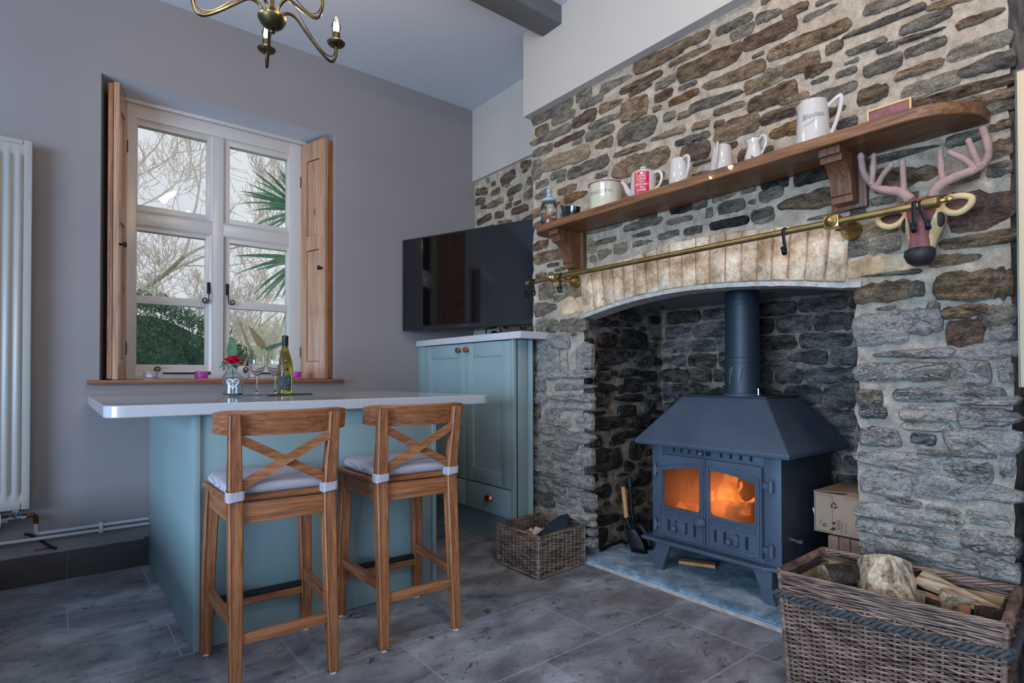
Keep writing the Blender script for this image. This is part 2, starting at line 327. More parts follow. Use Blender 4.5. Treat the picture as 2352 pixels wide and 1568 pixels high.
# ------------------------------------------------------------ mesh helpers
class MB:
    def __init__(s): s.v = []; s.f = []; s.mi = []; s.cur = 0
    def add(s, vs, fs):
        o = len(s.v); s.v += [tuple(p) for p in vs]
        for f in fs: s.f.append(tuple(i+o for i in f)); s.mi.append(s.cur)
        return s
    def box(s, x0, x1, y0, y1, z0, z1):
        return s.add([(x, y, z) for z in (z0, z1) for y in (y0, y1) for x in (x0, x1)],
                     [(0, 2, 3, 1), (4, 5, 7, 6), (0, 1, 5, 4), (2, 6, 7, 3), (0, 4, 6, 2), (1, 3, 7, 5)])
    def bbox(s, x0, x1, y0, y1, z0, z1, r=.004):
        """box with chamfered edges"""
        r = min(r, (x1-x0)/2.01, (y1-y0)/2.01, (z1-z0)/2.01)
        bm = bmesh.new(); bmesh.ops.create_cube(bm, size=1)
        for v in bm.verts: v.co = Vector(((x0+x1)/2+v.co.x*(x1-x0), (y0+y1)/2+v.co.y*(y1-y0), (z0+z1)/2+v.co.z*(z1-z0)))
        bmesh.ops.bevel(bm, geom=list(bm.edges), offset=r, segments=2, affect='EDGES', profile=.6)
        return s.frombm(bm)
    def frombm(s, bm, M=None):
        bm.verts.index_update()
        s.add([tuple(M @ v.co) if M else tuple(v.co) for v in bm.verts], [tuple(v.index for v in f.verts) for f in bm.faces]); bm.free(); return s
    def xf(s, M, start=0):
        for i in range(start, len(s.v)): s.v[i] = tuple(M @ Vector(s.v[i]))
        return s
    def bar(s, a, b, w, d, upv=(0, 0, 1), taper=1.0, r=0):
        """rectangular bar from a to b, w across, d along upv"""
        a, b = Vector(a), Vector(b); t = (b-a).normalized(); u = Vector(upv); sx = t.cross(u)
        if sx.length < 1e-5: sx = t.cross(Vector((0, 1, 0)))
        sx.normalize(); u = sx.cross(t)
        vs = []
        for p, k in ((a, 1), (b, taper)):
            for i, j in ((-1, -1), (1, -1), (1, 1), (-1, 1)): vs.append(p+sx*(i*w/2*k)+u*(j*d/2*k))
        return s.add(vs, [(3, 2, 1, 0), (4, 5, 6, 7), (0, 1, 5, 4), (1, 2, 6, 5), (2, 3, 7, 6), (3, 0, 4, 7)])
    def tube(s, pts, rad, n=8, closed=False, caps=True, flat=None):
        pts = [Vector(p) for p in pts]; k = len(pts)
        if not hasattr(rad, '__len__'): rad = [rad]*k
        tans = []
        for i in range(k):
            a = pts[(i-1) % k] if closed or i > 0 else pts[i]; b = pts[(i+1) % k] if closed or i < k-1 else pts[i]
            t = (b-a); tans.append(t.normalized() if t.length > 1e-9 else Vector((0, 0, 1)))
        ref = Vector((0, 0, 1)) if abs(tans[0].z) < .9 else Vector((0, 1, 0))
        nrm = (ref-tans[0]*ref.dot(tans[0])).normalized(); vs = []
        for i in range(k):
            nrm = nrm-tans[i]*nrm.dot(tans[i])
            nrm = nrm.normalized() if nrm.length > 1e-6 else tans[i].orthogonal().normalized()
            bi = tans[i].cross(nrm)
            for j in range(n):
                a = 2*PI*j/n; fx, fy = (flat or (1, 1))
                vs.append(pts[i]+nrm*(math.cos(a)*rad[i]*fx)+bi*(math.sin(a)*rad[i]*fy))
        fs = []
        for i in range(k if closed else k-1):
            for j in range(n):
                a, b = i*n+j, i*n+(j+1) % n; c, d = ((i+1) % k)*n+(j+1) % n, ((i+1) % k)*n+j
                fs.append((a, b, c, d))
        if caps and not closed: fs += [tuple(range(n-1, -1, -1)), tuple((k-1)*n+j for j in range(n))]
        return s.add(vs, fs)
    def lathe(s, prof, c=(0, 0, 0), n=24, M=None, a0=0, a1=2*PI):
        full = abs(a1-a0-2*PI) < 1e-6; vs = []; fs = []; k = len(prof); nn = n if full else n+1
        for i in range(nn):
            a = a0+(a1-a0)*i/n
            for r, z in prof:
                p = Vector((r*math.cos(a), r*math.sin(a), z)); p = M @ p if M else p
                vs.append((c[0]+p[0], c[1]+p[1], c[2]+p[2]))
        for i in range(n):
            for j in range(k-1):
                a, b = i*k+j, ((i+1) % nn)*k+j
                if prof[j][0] < 1e-6 and prof[j+1][0] < 1e-6: continue
                if prof[j][0] < 1e-6: fs.append((a, b+1, a+1))
                elif prof[j+1][0] < 1e-6: fs.append((a, b, a+1))
                else: fs.append((a, b, b+1, a+1))
        return s.add(vs, fs)
    def prism(s, poly, h0, h1, ax='z'):
        """polygon (u,v) extruded from h0 to h1 along ax: z:(u,v,h) x:(h,u,v) y:(u,h,v)"""
        k = len(poly)
        P = {'z': lambda u, v, h: (u, v, h), 'x': lambda u, v, h: (h, u, v), 'y': lambda u, v, h: (u, h, v)}[ax]
        vs = [P(u, v, h0) for u, v in poly]+[P(u, v, h1) for u, v in poly]
        return s.add(vs, [tuple(range(k-1, -1, -1)), tuple(range(k, 2*k))]+[(i, (i+1) % k, k+(i+1) % k, k+i) for i in range(k)])
    def ring(s, outer, inner, h0, h1, ax='x'):
        """plate between two loops of equal length"""
        k = len(outer)
        P = {'z': lambda u, v, h: (u, v, h), 'x': lambda u, v, h: (h, u, v), 'y': lambda u, v, h: (u, h, v)}[ax]
        vs = [P(u, v, h) for h in (h0, h1) for L in (outer, inner) for u, v in L]; fs = []
        for i in range(k):
            j = (i+1) % k
            fs += [(i, j, k+j, k+i), (2*k+i, 3*k+i, 3*k+j, 2*k+j), (i, 2*k+i, 2*k+j, j), (k+i, k+j, 3*k+j, 3*k+i)]
        return s.add(vs, fs)
    def grid(s, nu, nv, fn):
        vs = [fn(i/(nu-1), j/(nv-1)) for j in range(nv) for i in range(nu)]
        return s.add(vs, [(j*nu+i, j*nu+i+1, (j+1)*nu+i+1, (j+1)*nu+i) for j in range(nv-1) for i in range(nu-1)])
OFF = {}
def woff(o): return OFF.get(o.name, Vector((0, 0, 0))) if o else Vector((0, 0, 0))
def fixn(me):
    bm = bmesh.new(); bm.from_mesh(me); bmesh.ops.recalc_face_normals(bm, faces=bm.faces); bm.to_mesh(me); bm.free()
def obj(name, mb, mat, parent=None, smooth=True, local=False, angle=35, fix=True, loc=None):
    """link an MB as ONE mesh object. World coordinates unless local; origin = parent's origin, or loc"""
    me = bpy.data.meshes.new(name)
    off = Vector((0, 0, 0)) if local else woff(parent)
    o_loc = Vector((0, 0, 0))
    if loc is not None and not parent: off = Vector(loc); o_loc = Vector(loc)
    me.from_pydata([(p[0]-off[0], p[1]-off[1], p[2]-off[2]) for p in mb.v], [], mb.f)
    mats = mat if isinstance(mat, (list, tuple)) else [mat]
    for mm in mats: me.materials.append(MATS[mm])
    if len(mats) > 1: me.polygons.foreach_set('material_index', mb.mi)
    if fix: fixn(me)
    if smooth:
        me.polygons.foreach_set('use_smooth', [True]*len(me.polygons)); me.set_sharp_from_angle(angle=R(angle))
    me.update()
    o = bpy.data.objects.new(name, me); COL.objects.link(o); o.location = o_loc
    if parent: o.parent = parent
    OFF[o.name] = off.copy()
    return o
def empty(name, loc=(0, 0, 0), rz=0):
    o = bpy.data.objects.new(name, None); COL.objects.link(o); o.location = loc; o.rotation_euler.z = rz; o.empty_display_size = .05
    OFF[o.name] = Vector(loc); return o
def tag(o, label=None, cat=None, group=None, kind=None):
    if label: o['label'] = label
    if cat: o['category'] = cat
    if group: o['group'] = group
    if kind: o['kind'] = kind
    return o
def thing(name, label, cat, loc=(0, 0, 0), rz=0, group=None): return tag(empty(name, loc, rz), label, cat, group)
def copy_tree(o, parent=None):
    c = o.copy(); COL.objects.link(c); c.parent = parent; OFF[c.name] = OFF.get(o.name, Vector((0, 0, 0)))
    for ch in list(o.children): copy_tree(ch, c)
    return c
def text_mb(body, size, fn, font_extrude=0.0, res=3, align='CENTER', spacing=1.0):
    """flat lettering mapped through fn(u,v)->(x,y,z)"""
    cu = bpy.data.curves.new('lettering', 'FONT'); cu.body = body; cu.size = size; cu.align_x = align; cu.align_y = 'CENTER'
    cu.resolution_u = res; cu.space_character = spacing
    to = bpy.data.objects.new('lettering_tmp', cu); COL.objects.link(to)
    dg = bpy.context.evaluated_depsgraph_get(); me = bpy.data.meshes.new_from_object(to.evaluated_get(dg))
    mb = MB(); mb.add([fn(v.co.x, v.co.y) for v in me.vertices], [tuple(p.vertices) for p in me.polygons])
    bpy.data.objects.remove(to); bpy.data.curves.remove(cu); bpy.data.meshes.remove(me)
    return mb
def circle(cx, cy, rx, ry=None, n=24, a0=0):
    ry = rx if ry is None else ry
    return [(cx+rx*math.cos(a0+2*PI*i/n), cy+ry*math.sin(a0+2*PI*i/n)) for i in range(n)]
def lerp(a, b, t): return a+(b-a)*t
def pl(tab, x):
    """piecewise linear over sorted (x,y)"""
    if x <= tab[0][0]: return tab[0][1]
    for (a, b), (c, d) in zip(tab, tab[1:]):
        if x <= c: return lerp(b, d, (x-a)/(c-a))
    return tab[-1][1]
def nz(x, y, z=0): return mnoise.noise(Vector((x, y, z)))

def bez(pts, n=8):
    q = [Vector(p) for p in pts]
    for _ in range(3):
        r = [q[0]]
        for u, w in zip(q, q[1:]): r += [u*.75+w*.25, u*.25+w*.75]
        q = r+[q[-1]]
    return q
def cham(pts, it=2):
    q = [Vector(p) for p in pts]
    for _ in range(it): q = [x for i in range(len(q)) for x in (q[i]*.75+q[(i+1) % len(q)]*.25, q[i]*.25+q[(i+1) % len(q)]*.75)]
    return q
# ------------------------------------------------------------ room shell
CEIL = 3.05
YB = 3.59      # inner face of the window wall
f = empty('floor'); tag(f, kind='structure')
mb = MB().box(-2.4, 3.4, -2.3, YB+.4, -.12, -.0009); obj('subfloor', mb, 'grout', f, False)
obj('far_floor', MB().box(-4.7, -2.401, -2.3, YB+.4, -.12, 0), 'floor_tile', f, False)
rows = [(-2.3, -1.86, .1), (-1.86, -1.436, .3), (-1.436, -1.014, .0), (-1.014, -.592, .35), (-.592, -.172, .1), (-.172, .25, .33), (.25, .65, .02), (.65, 1.062, 1.31), (1.062, 1.488, 1.336),
        (1.488, 1.915, 1.000), (1.915, 2.337, .668), (2.337, 2.755, .353), (2.755, 3.176, .038), (3.176, 3.60, .351)]
g = .0019; PW = .6465; cache = {}
for y0, y1, xs in rows:
    x0 = xs-PW*math.ceil((xs+2.4)/PW)
    while x0 < 3.3:
        a, b = max(x0, -2.4)+g, min(x0+PW, 3.3)-g
        if b-a > .02 and not (y0 > .7 and y1 < 2.2 and a > 2.21):
            if y0 > .6 and y1 < 2.35: b = min(b, 2.3)
            key = (round(b-a, 3), round(y1-y0, 3))
            # own mesh so that the marbling runs differently over every tile
            mt = MB(); hh = .0; w = .0012
            mt.add([(a, y0+g, -.012), (b, y0+g, -.012), (b, y1-g, -.012), (a, y1-g, -.012), (a, y0+g, -w), (b, y0+g, -w), (b, y1-g, -w), (a, y1-g, -w),
                    (a+w, y0+g+w, hh), (b-w, y0+g+w, hh), (b-w, y1-g-w, hh), (a+w, y1-g-w, hh)],
                   [(0, 1, 5, 4), (1, 2, 6, 5), (2, 3, 7, 6), (3, 0, 4, 7), (4, 5, 9, 8), (5, 6, 10, 9), (6, 7, 11, 10), (7, 4, 8, 11), (8, 9, 10, 11)])
            obj('tile', mt, 'floor_tile', f, False, fix=False)
        x0 += PW
# window wall: cool plaster with a splayed opening
OX0, OX1, OZ0, OZ1 = .168, 1.408, .982, 2.568        # opening at the wall face
IX0, IX1, IY = .283, 1.296, 3.86                      # frame plane
wb_ = empty('wall_back'); tag(wb_, kind='structure')
mb = MB()
def wallquad(x0, x1, z0, z1): mb.add([(x0, YB, z0), (x1, YB, z0), (x1, YB, z1), (x0, YB, z1)], [(0, 1, 2, 3)])
wallquad(-4.6, OX0, 0, CEIL); wallquad(OX1, 3.4, 0, CEIL); wallquad(OX0, OX1, 0, OZ0-.02); wallquad(OX0, OX1, OZ1, CEIL)
def reveal(p, q): mb.add([(p[0], YB, p[1]), (q[0], YB, q[1]), (q[2], IY+.1, q[3]), (p[2], IY+.1, p[3])], [(0, 1, 2, 3)])
reveal((OX0, OZ0-.02, IX0-.04, OZ0-.02), (OX0, OZ1, IX0-.04, OZ1)); reveal((OX1, OZ0-.02, IX1+.04, OZ0-.02), (OX1, OZ1, IX1+.04, OZ1))
reveal((OX0, OZ0-.02, IX0-.04, OZ0-.02), (OX1, OZ0-.02, IX1+.04, OZ0-.02))
head_ = MB().add([(OX0, YB, OZ1), (OX1, YB, OZ1), (IX1+.04, IY+.1, OZ1), (IX0-.04, IY+.1, OZ1)], [(0, 1, 2, 3)]); obj('reveal_head_lit', head_, 'ceiling_paint', wb_, False, fix=False)  # soffit coloured paler than the wall to stand in for window light
# outer leaf
for x0, x1, z0, z1 in ((-4.6, IX0, -.1, CEIL), (IX1, 3.4, -.1, CEIL), (IX0, IX1, -.1, OZ0), (IX0, IX1, OZ1, CEIL)): mb.box(x0, x1, IY+.10, IY+.22, z0, z1)
obj('plaster', mb, 'plaster_cool', wb_, False, fix=False)
# grey skirting tiles with the uneven plaster edge above
bb = empty('baseboard_back'); tag(bb, kind='structure')
for x0, x1 in ((-1.9, -1.25), (-1.247, -.608), (-.605, .040), (.043, .384)):
    obj('tile', MB().bbox(x0+.001, x1-.001, YB-.012, YB+.004, .001, .146, .002), 'skirting_tile', bb)
mb = MB(); pts = []
for i in range(60):
    x = -1.2+i*.0265; h = .012+.010*nz(x*6, 3)+.006*nz(x*30, 5); pts.append((x, h))
for i in range(59):
    (xa, ha), (xb, hb) = pts[i], pts[i+1]
    mb.add([(xa, YB-.0135, .150), (xb, YB-.0135, .150), (xb, YB-.0135, .146-hb*.5), (xa, YB-.0135, .146-ha*.5), (xa, YB, .156), (xb, YB, .156)], [(0, 1, 2, 3), (0, 4, 5, 1)])
obj('plaster_edge', mb, 'plaster_cool', bb, False)
mb = MB().box(-.08, .0, YB-.003, YB+.0, .158, .166).box(-.05, -.01, YB-.003, YB, .164, .171); obj('paint_chip', mb, 'stag_red', bb, False)
# left wall with its window, wall behind the camera with its window
def holed(name, axis, c, a0, a1, h0, h1, z0=0, z1=CEIL, lo=-2.3, hi=4.0, th=.2):
    mb = MB()
    def q(u0, u1, w0, w1):
        if axis == 'x': mb.box(c-th, c, u0, u1, w0, w1)
        else: mb.box(u0, u1, c-th, c, w0, w1)
    q(lo, a0, z0, z1); q(a1, hi, z0, z1); q(a0, a1, z0, h0); q(a0, a1, h1, z1)
    o = obj(name, mb, 'plaster_cool', None, False); tag(o, kind='structure'); return o
holed('wall_left', 'x', -4.6, -2.1, 1.3, .35, 2.3)
holed('wall_front', 'y', -2.3, -1.3, .5, .75, 2.2, lo=-4.8, hi=3.4)
for nm, ax, c, a0, a1 in (('window_2', 'x', -4.7, -2.1, 1.3), ('window_3', 'y', -2.4, -1.3, .5)):
    w = empty(nm); tag(w, kind='structure'); mb = MB()
    def fb(u0, u1, z0, z1):
        if ax == 'x': mb.box(c-.03, c+.03, u0, u1, z0, z1)
        else: mb.box(u0, u1, c-.03, c+.03, z0, z1)
    mdl = (a0+a1)/2
    zb, zt = (.35, 2.3) if ax == 'x' else (.75, 2.2)
    fb(a0, a0+.06, zb, zt); fb(a1-.06, a1, zb, zt); fb(a0+.061, a1-.061, zb, zb+.06); fb(a0+.061, a1-.061, zt-.06, zt); fb(mdl-.04, mdl+.04, zb+.061, zt-.061)
    obj('window_frame', mb, 'window_paint', w, False)
mb = MB().box(3.2, 3.4, -2.3, 4.0, 0, CEIL); tag(obj('wall_far_right', mb, 'plaster_white', None, False), kind='structure')
mb = MB().box(-4.8, 3.4, -2.5, 4.1, CEIL, CEIL+.15); tag(obj('ceiling', mb, 'ceiling_paint', None, False), kind='structure')
# boxed beam under the ceiling, running to the chimney breast
mb = MB().bbox(-4.6, 2.20, 2.255, 2.412, 2.947, CEIL, .006)
tag(obj('ceiling_beam', mb, 'grey_paint', None), kind='structure')

# ------------------------------------------------------------ stone masonry
XW = 2.222      # face of the chimney breast mortar
def stone_mb(w, h, dep, rng, n=12, back=-.02):
    """broken rubble stone: jagged four-sided outline, nearly flat cleft face, in local (u, v, out)"""
    q = [(-1, -1), (1, -1), (1, 1), (-1, 1)]; lens = rng.random() < .22; side = rng.choice((-1, 1)); cs = []
    for cx_, cy_ in q:
        kx = 1-rng.uniform(0, .14); ky = 1-rng.uniform(0, .18)
        if lens and cx_ == side: ky *= rng.uniform(.25, .6)
        cs.append((cx_*kx*w/2, cy_*ky*h/2))
    out = []
    for k in range(4):
        (x0, y0), (x1, y1) = cs[k], cs[(k+1) % 4]; m = 7 if k % 2 == 0 else 3
        for i in range(m):
            t = i/m; u, v = lerp(x0, x1, t), lerp(y0, y1, t)
            if i: 
                bul = .06*math.sin(PI*t)
                if k % 2 == 0: v += (h*(bul*(-1 if k == 0 else 1))+rng.uniform(-.08, .08)*h)
                else: u += (w*bul*.7*(1 if k == 1 else -1)+rng.uniform(-.025, .025)*w)
            else: u *= .975; v *= .95
            out.append((u, v))
    n = len(out); vs = []
    tl = rng.uniform(-.35, .35); tv = rng.uniform(-.5, .35)
    def dd(u, v): return dep*(1+tl*u/(w/2)+tv*v/(h/2))
    e = min(.008, h*.13)
    for u, v in out: vs.append((u, v, back))
    for u, v in out: vs.append((u, v, dd(u, v)*rng.uniform(.35, .6)))
    for u, v in out:
        ku = max(.3, 1-e/(w/2)); kv = max(.3, 1-e*1.2/(h/2)); uu, vv = u*ku, v*kv
        vs.append((uu, vv, dd(uu, vv)*rng.uniform(.75, 1.15)))
    for u, v in out:
        uu, vv = u*.55+rng.uniform(-.05, .05)*w, v*.45+rng.uniform(-.08, .08)*h
        vs.append((uu, vv, dd(uu, vv)*rng.uniform(.75, 1.4)))
    vs.append((0, 0, dep*rng.uniform(.9, 1.3))); fs = []
    for r in range(3):
        for i in range(n):
            j = (i+1) % n; fs.append((r*n+i, r*n+j, (r+1)*n+j, (r+1)*n+i))
    for i in range(n): fs.append((3*n+i, 3*n+(i+1) % n, 4*n))
    return vs, fs
def put_stone(parent, cu, cv, w, h, ang, dep, mat, fn, rng, collect=None, back=-.02):
    vs, fs = stone_mb(w, h, dep, rng, back=back); ca, sa = math.cos(ang), math.sin(ang)
    pts = [fn(cu+u*ca-v*sa, cv+u*sa+v*ca, d) for u, v, d in vs]
    if collect is not None: collect.add(pts, fs); return
    mb = MB().add(pts, fs); return obj('stone', mb, mat, parent, True, angle=32, fix=True)
INTRA = sorted([(2.150, 1.308), (2.092, 1.320), (1.925, 1.350), (1.781, 1.368), (1.619, 1.380), (1.457, 1.381), (1.299, 1.373), (1.135, 1.358), (.989, 1.339), (.855, 1.315), (.798, 1.311)])
EXTRA = sorted([(2.150, 1.535), (2.075, 1.545), (1.989, 1.573), (1.831, 1.588), (1.695, 1.603), (1.613, 1.611), (1.484, 1.613), (1.336, 1.612), (1.197, 1.599), (1.128, 1.590), (.987, 1.574), (.839, 1.540)])
JO = [2.146, 2.064, 1.993, 1.925, 1.860, 1.794, 1.723, 1.654, 1.588, 1.523, 1.453, 1.386, 1.312, 1.241, 1.172, 1.111, 1.047, .983, .911, .838]
YL, YR_ = 2.565, .385       # ends of the breast
OL, OR_ = 2.150, .805       # opening
ZT = 2.546
wr_ = empty('wall_right'); tag(wr_, kind='structure')
def mx(y, z):
    k = .6 if z > 1.35 else 1.7
    return XW-.004*k*nz(y*9, z*14)-.0045*k*nz(y*28, z*34, 4)
def patch(mb, y0, y1, lo, hi, step=.014):
    ny = max(2, int((y1-y0)/step)+1); nzv = int((hi-min(lo(y0), lo(y1)))/step)+1
    def fn(i, j):
        y = lerp(y0, y1, i); a = lo(y); z = lerp(a, hi, j); yy = y
        if abs(y-YL) < 1e-6: yy += .010*nz(z*11, 2)+.008*nz(z*26, 7)
        if abs(y-OL) < 1e-6 and z < 1.3: yy += .012*nz(z*12, 5)
        if abs(y-OR_) < 1e-6 and z < 1.3: yy += .014*nz(z*12, 9)
        if abs(y-YR_) < 1e-6: yy += .012*nz(z*9, 11)
        return (mx(y, z), yy, z)
    mb.grid(ny, nzv, fn)
mb = MB(); patch(mb, OL, YL, lambda y: 1.30, ZT); patch(mb, YR_, OR_, lambda y: 1.30, ZT); patch(mb, OR_, OL, lambda y: pl(INTRA, y)+.01, ZT)
obj('mortar', mb, 'mortar', wr_, True, fix=False)
mb = MB(); patch(mb, OL, YL, lambda y: 0.0, 1.305); patch(mb, YR_, OR_, lambda y: 0.0, 1.305)
obj('mortar', mb, 'mortar_lime', wr_, True, fix=False)
mb = MB()      # returns of the breast
mb.grid(12, 80, lambda i, j: (lerp(XW+.002, 2.62, i), YL-.004+.010*nz(j*28, 2)+.008*nz(j*66, 7), j*ZT))
obj('mortar', mb, 'mortar', wr_, True, fix=False)
obj('mortar', MB().grid(12, 80, lambda i, j: (lerp(XW+.002, 3.2, i), YR_+.004+.012*nz(j*23, 11), j*ZT)), 'mortar_soot_shade', wr_, True, fix=False)  # dark mortar puts the shade of the right return into its colour
# plaster band above the stone
mb = MB().bbox(2.166, 3.25, .30, 2.588, ZT, CEIL, .004); obj('plaster', mb, 'plaster_white', wr_)
front = lambda u, v, d: (mx(u, v)-d, u, v)
DATA = """2395,2521,333,58,8,g 2141,2522,113,50,3,g 2298,2456,176,42,12,g 2136,2394,163,54,10,r 2484,2450,112,44,12,b 2406,2390,313,53,9,g 2253,2321,224,32,4,r 2080,2464,160,36,18,g 1951,2397,148,52,11,b 1919,2494,201,51,10,g 1999,2329,199,30,13,g 2028,2278,190,44,15,g 2478,2324,171,44,16,g 2292,2220,365,70,12,t 1998,2210,116,52,6,b 1785,2204,232,78,2,d 1798,2318,166,91,24,b 1761,2435,244,33,6,b 1756,2399,138,33,10,r 1622,2320,94,39,1,r 1610,2376,107,39,-3,g 1654,2508,280,55,13,b 1451,2502,132,37,28,b 1482,2444,212,26,9,b 1390,2366,300,73,14,B 1271,2262,264,56,17,b 1262,2481,162,35,5,d 1229,2434,97,42,19,g 1112,2364,211,55,6,r 1114,2444,104,40,32,g 1060,2274,106,46,13,b 1137,2190,166,54,1,b 1102,2102,188,53,17,B 1293,2133,132,25,15,b 1360,2190,239,43,17,d 1489,2312,91,19,7,g 1512,2266,154,30,2,o 1659,2270,49,24,19,b 1590,2208,65,35,12,g 1515,2187,67,27,18,b 1599,2126,181,35,12,t 1426,2109,80,30,16,b 1336,2085,44,25,18,r 1261,2039,196,70,-5,b 1080,2029,139,40,6,r 1055,1961,114,52,9,o 1470,2062,168,30,13,d 1453,1998,141,67,10,r 1826,2122,197,25,14,b 1816,2082,63,21,3,r 1760,2038,340,73,3,b 2116,2120,282,58,2,d 2339,2145,124,33,5,g 2272,2042,147,33,7,b 2204,1988,173,55,-2,o 2485,2127,110,39,9,g 2013,2050,76,26,5,g 2478,2066,124,49,2,g 1229,1915,44,42,0,r 2526,2198,76,50,15,g 2524,2250,75,59,9,g 2009,1770,232,26,4,g 1750,1736,222,32,3,d 1716,1761,99,24,-3,d 1531,1766,112,42,10,D 1432,1758,71,33,-8,d 1284,1714,122,42,3,d 1142,1636,83,40,-6,g 1297,1646,177,32,11,D 1467,1650,90,31,3,d 1596,1655,116,25,-3,g 1750,1646,116,28,4,g 1760,1688,106,24,8,g 1993,1700,144,22,1,b 1888,1645,87,46,-7,t 1995,1636,83,48,-26,t 2083,1686,60,53,-12,t 1540,1711,126,23,10,g 1108,1724,93,40,-34,d 1010,2413,91,32,22,b 922,2359,113,25,6,g 968,2274,291,48,13,B 714,2220,239,29,13,d 590,2160,141,33,-1,d 450,2102,113,31,9,b 872,2205,57,37,2,b 766,2159,122,23,12,g 700,2125,65,23,11,g 604,2120,121,19,28,b 714,2070,121,40,2,d 594,2076,117,30,10,d 450,2016,149,41,4,g 992,2192,128,54,5,b 1096,2194,80,60,9,g 927,2149,93,44,12,B 832,2094,69,21,12,g 612,2010,130,30,5,b 582,1945,153,44,5,g 436,1949,136,51,13,d 1079,2117,130,53,4,B 1066,2032,145,31,5,B 1016,2071,108,23,6,b 882,2038,161,37,-2,g 750,1980,93,47,-1,B 830,1910,66,27,9,d 491,1892,253,29,15,B 697,2279,145,34,27,g 497,2191,174,37,27,b 430,1848,139,28,23,b 416,1810,121,30,7,g 392,1751,66,30,-3,b 608,1786,264,27,10,d 660,1745,194,28,7,d 495,1742,92,31,-1,d 394,1684,62,45,-18,b 655,1668,183,73,12,B 448,1510,165,118,11,r 452,1416,185,36,5,b 389,1622,57,35,10,g 1096,1764,103,60,-20,D 949,1765,136,69,1,D 978,1658,203,70,5,B 1146,1650,87,40,-1,d 928,1589,89,14,4,g 798,1451,66,53,3,g 716,1448,93,46,-4,g 719,1602,76,23,9,g 545,1557,30,32,7,b 760,1508,156,41,-4,t 726,1380,210,51,-7,T 698,1345,174,16,8,g 725,1285,160,55,1,b 623,1284,40,39,-2,g 494,1277,146,73,5,B 391,1272,51,70,-2,b 577,1208,32,43,63,g 494,1198,106,31,-21,b 730,1158,151,92,-22,g 607,1178,102,66,-56,g 494,1133,98,63,-21,r 403,1180,81,50,-30,g 404,1124,77,40,-10,g 638,1070,207,30,-5,g 448,1077,172,46,-2,g 670,1009,270,50,-6,d 484,1007,92,57,-2,g 380,1008,35,49,-20,g 765,920,76,47,-10,b 540,935,280,37,-9,d 435,922,142,25,-7,g 756,871,78,35,3,D 592,873,146,41,-12,g 435,868,143,61,-13,g 600,832,118,24,-8,g 734,784,111,52,-5,d 455,798,180,61,-6,g 678,708,264,62,-2,g 482,693,94,52,-8,d 382,733,34,59,18,g 722,627,141,63,-3,g 498,637,262,68,-8,g 522,750,193,16,-8,g 665,528,280,46,-5,g 746,474,122,42,-17,g 593,471,178,37,-1,g 436,488,135,48,3,d 662,415,152,48,-8,g 529,414,106,30,-5,g 414,410,90,47,-12,g 774,402,54,45,-9,d 664,352,124,22,-6,g 546,365,112,23,2,g 773,356,68,30,-10,g 2428,1692,229,58,0,b 2490,1589,89,29,4,b 2452,1493,123,83,-4,g 2330,1473,106,80,-15,g 2218,1458,97,78,-22,t 2456,1392,189,78,-4,g 2239,1388,170,76,-1,T 2488,1286,81,78,-5,g 2389,1286,74,57,0,g 2234,1280,189,60,-1,g 2407,1188,291,72,-9,g 2444,1098,203,106,-12,g 2299,1083,58,93,-39,g 2146,1104,113,108,-13,g 2404,1009,149,46,-9,g 2204,1008,223,38,-5,g 2501,952,105,74,-11,g 2229,938,272,41,-6,g 2490,873,110,73,-9,g 2243,877,300,44,-3,g 2236,834,287,39,-8,g 2527,790,52,59,-4,b 2394,777,106,57,4,d 2463,694,166,58,2,g 2308,732,115,37,4,g 2146,752,107,81,-2,g 2230,661,273,69,-7,g 2508,590,86,34,2,g 2330,614,271,42,3,d 2478,549,140,39,-10,g 2274,543,211,42,2,d 2439,480,186,68,-7,g 2244,484,150,37,-4,g 2238,423,261,55,-11,d 2468,393,145,39,-4,g 2427,348,243,53,-7,d 2122,564,67,80,3,g 2442,474,214,57,-1,g 2248,482,147,34,-10,g 2338,440,178,25,-18,g 2313,404,140,35,0,d 2165,426,150,53,-5,d 2425,350,250,46,-3,d 2164,361,148,29,-9,g 2469,275,163,57,-10,b 2284,306,148,40,-5,g 2114,312,85,38,-7,d 2507,214,86,47,-1,g 2415,208,83,46,-6,g 2210,240,242,34,-17,g 2114,350,85,28,-5,d 2137,211,120,29,-16,g 2104,169,66,33,-14,d 2101,114,72,38,-17,d"""
rng = random.Random(7)
placed = []
def rect_hit(y, z, w, h, pad, L):
    for (a, b, c, d) in L:
        if abs(a-y) < (c+w)/2+pad and abs(b-z) < (d+h)/2+pad*.7: return True
    return False
for t in DATA.split():
    a = t.split(','); y, z, w, h, g_ = [int(q) for q in a[:5]]; y, z, w, h = y/1000, z/1000, w/1000, h/1000
    ang = max(-.09, min(.09, g_/100*.35)); tone = a[5]
    y = min(max(y, YR_+w*.4), YL-w*.42)
    low = z < 1.32
    m_ = 'stone_'+tone
    if z < 1.25+rng.uniform(-.32, .22) and 'limed_'+tone in MATS: m_ = 'limed_'+tone
    if tone == 'T': m_ = 'stone_T'
    dep = rng.uniform(.012, .030) if low else rng.uniform(.006, .014)
    if low: w *= 1.10; h *= 1.30
    else: w *= 1.07; h *= 1.20
    if tone in 'T': dep = .010
    put_stone(wr_, y, z, w, h, ang, dep, m_, front, rng); placed.append((y, z, w, h*.92))
ntr = len(placed); fill = []
zones = lambda y, z, w, h: (OR_-.02 < y+w/2 and y-w/2 < OL+.02 and z-h/2 < pl(EXTRA, min(max(y, .84), 2.15))+.012)
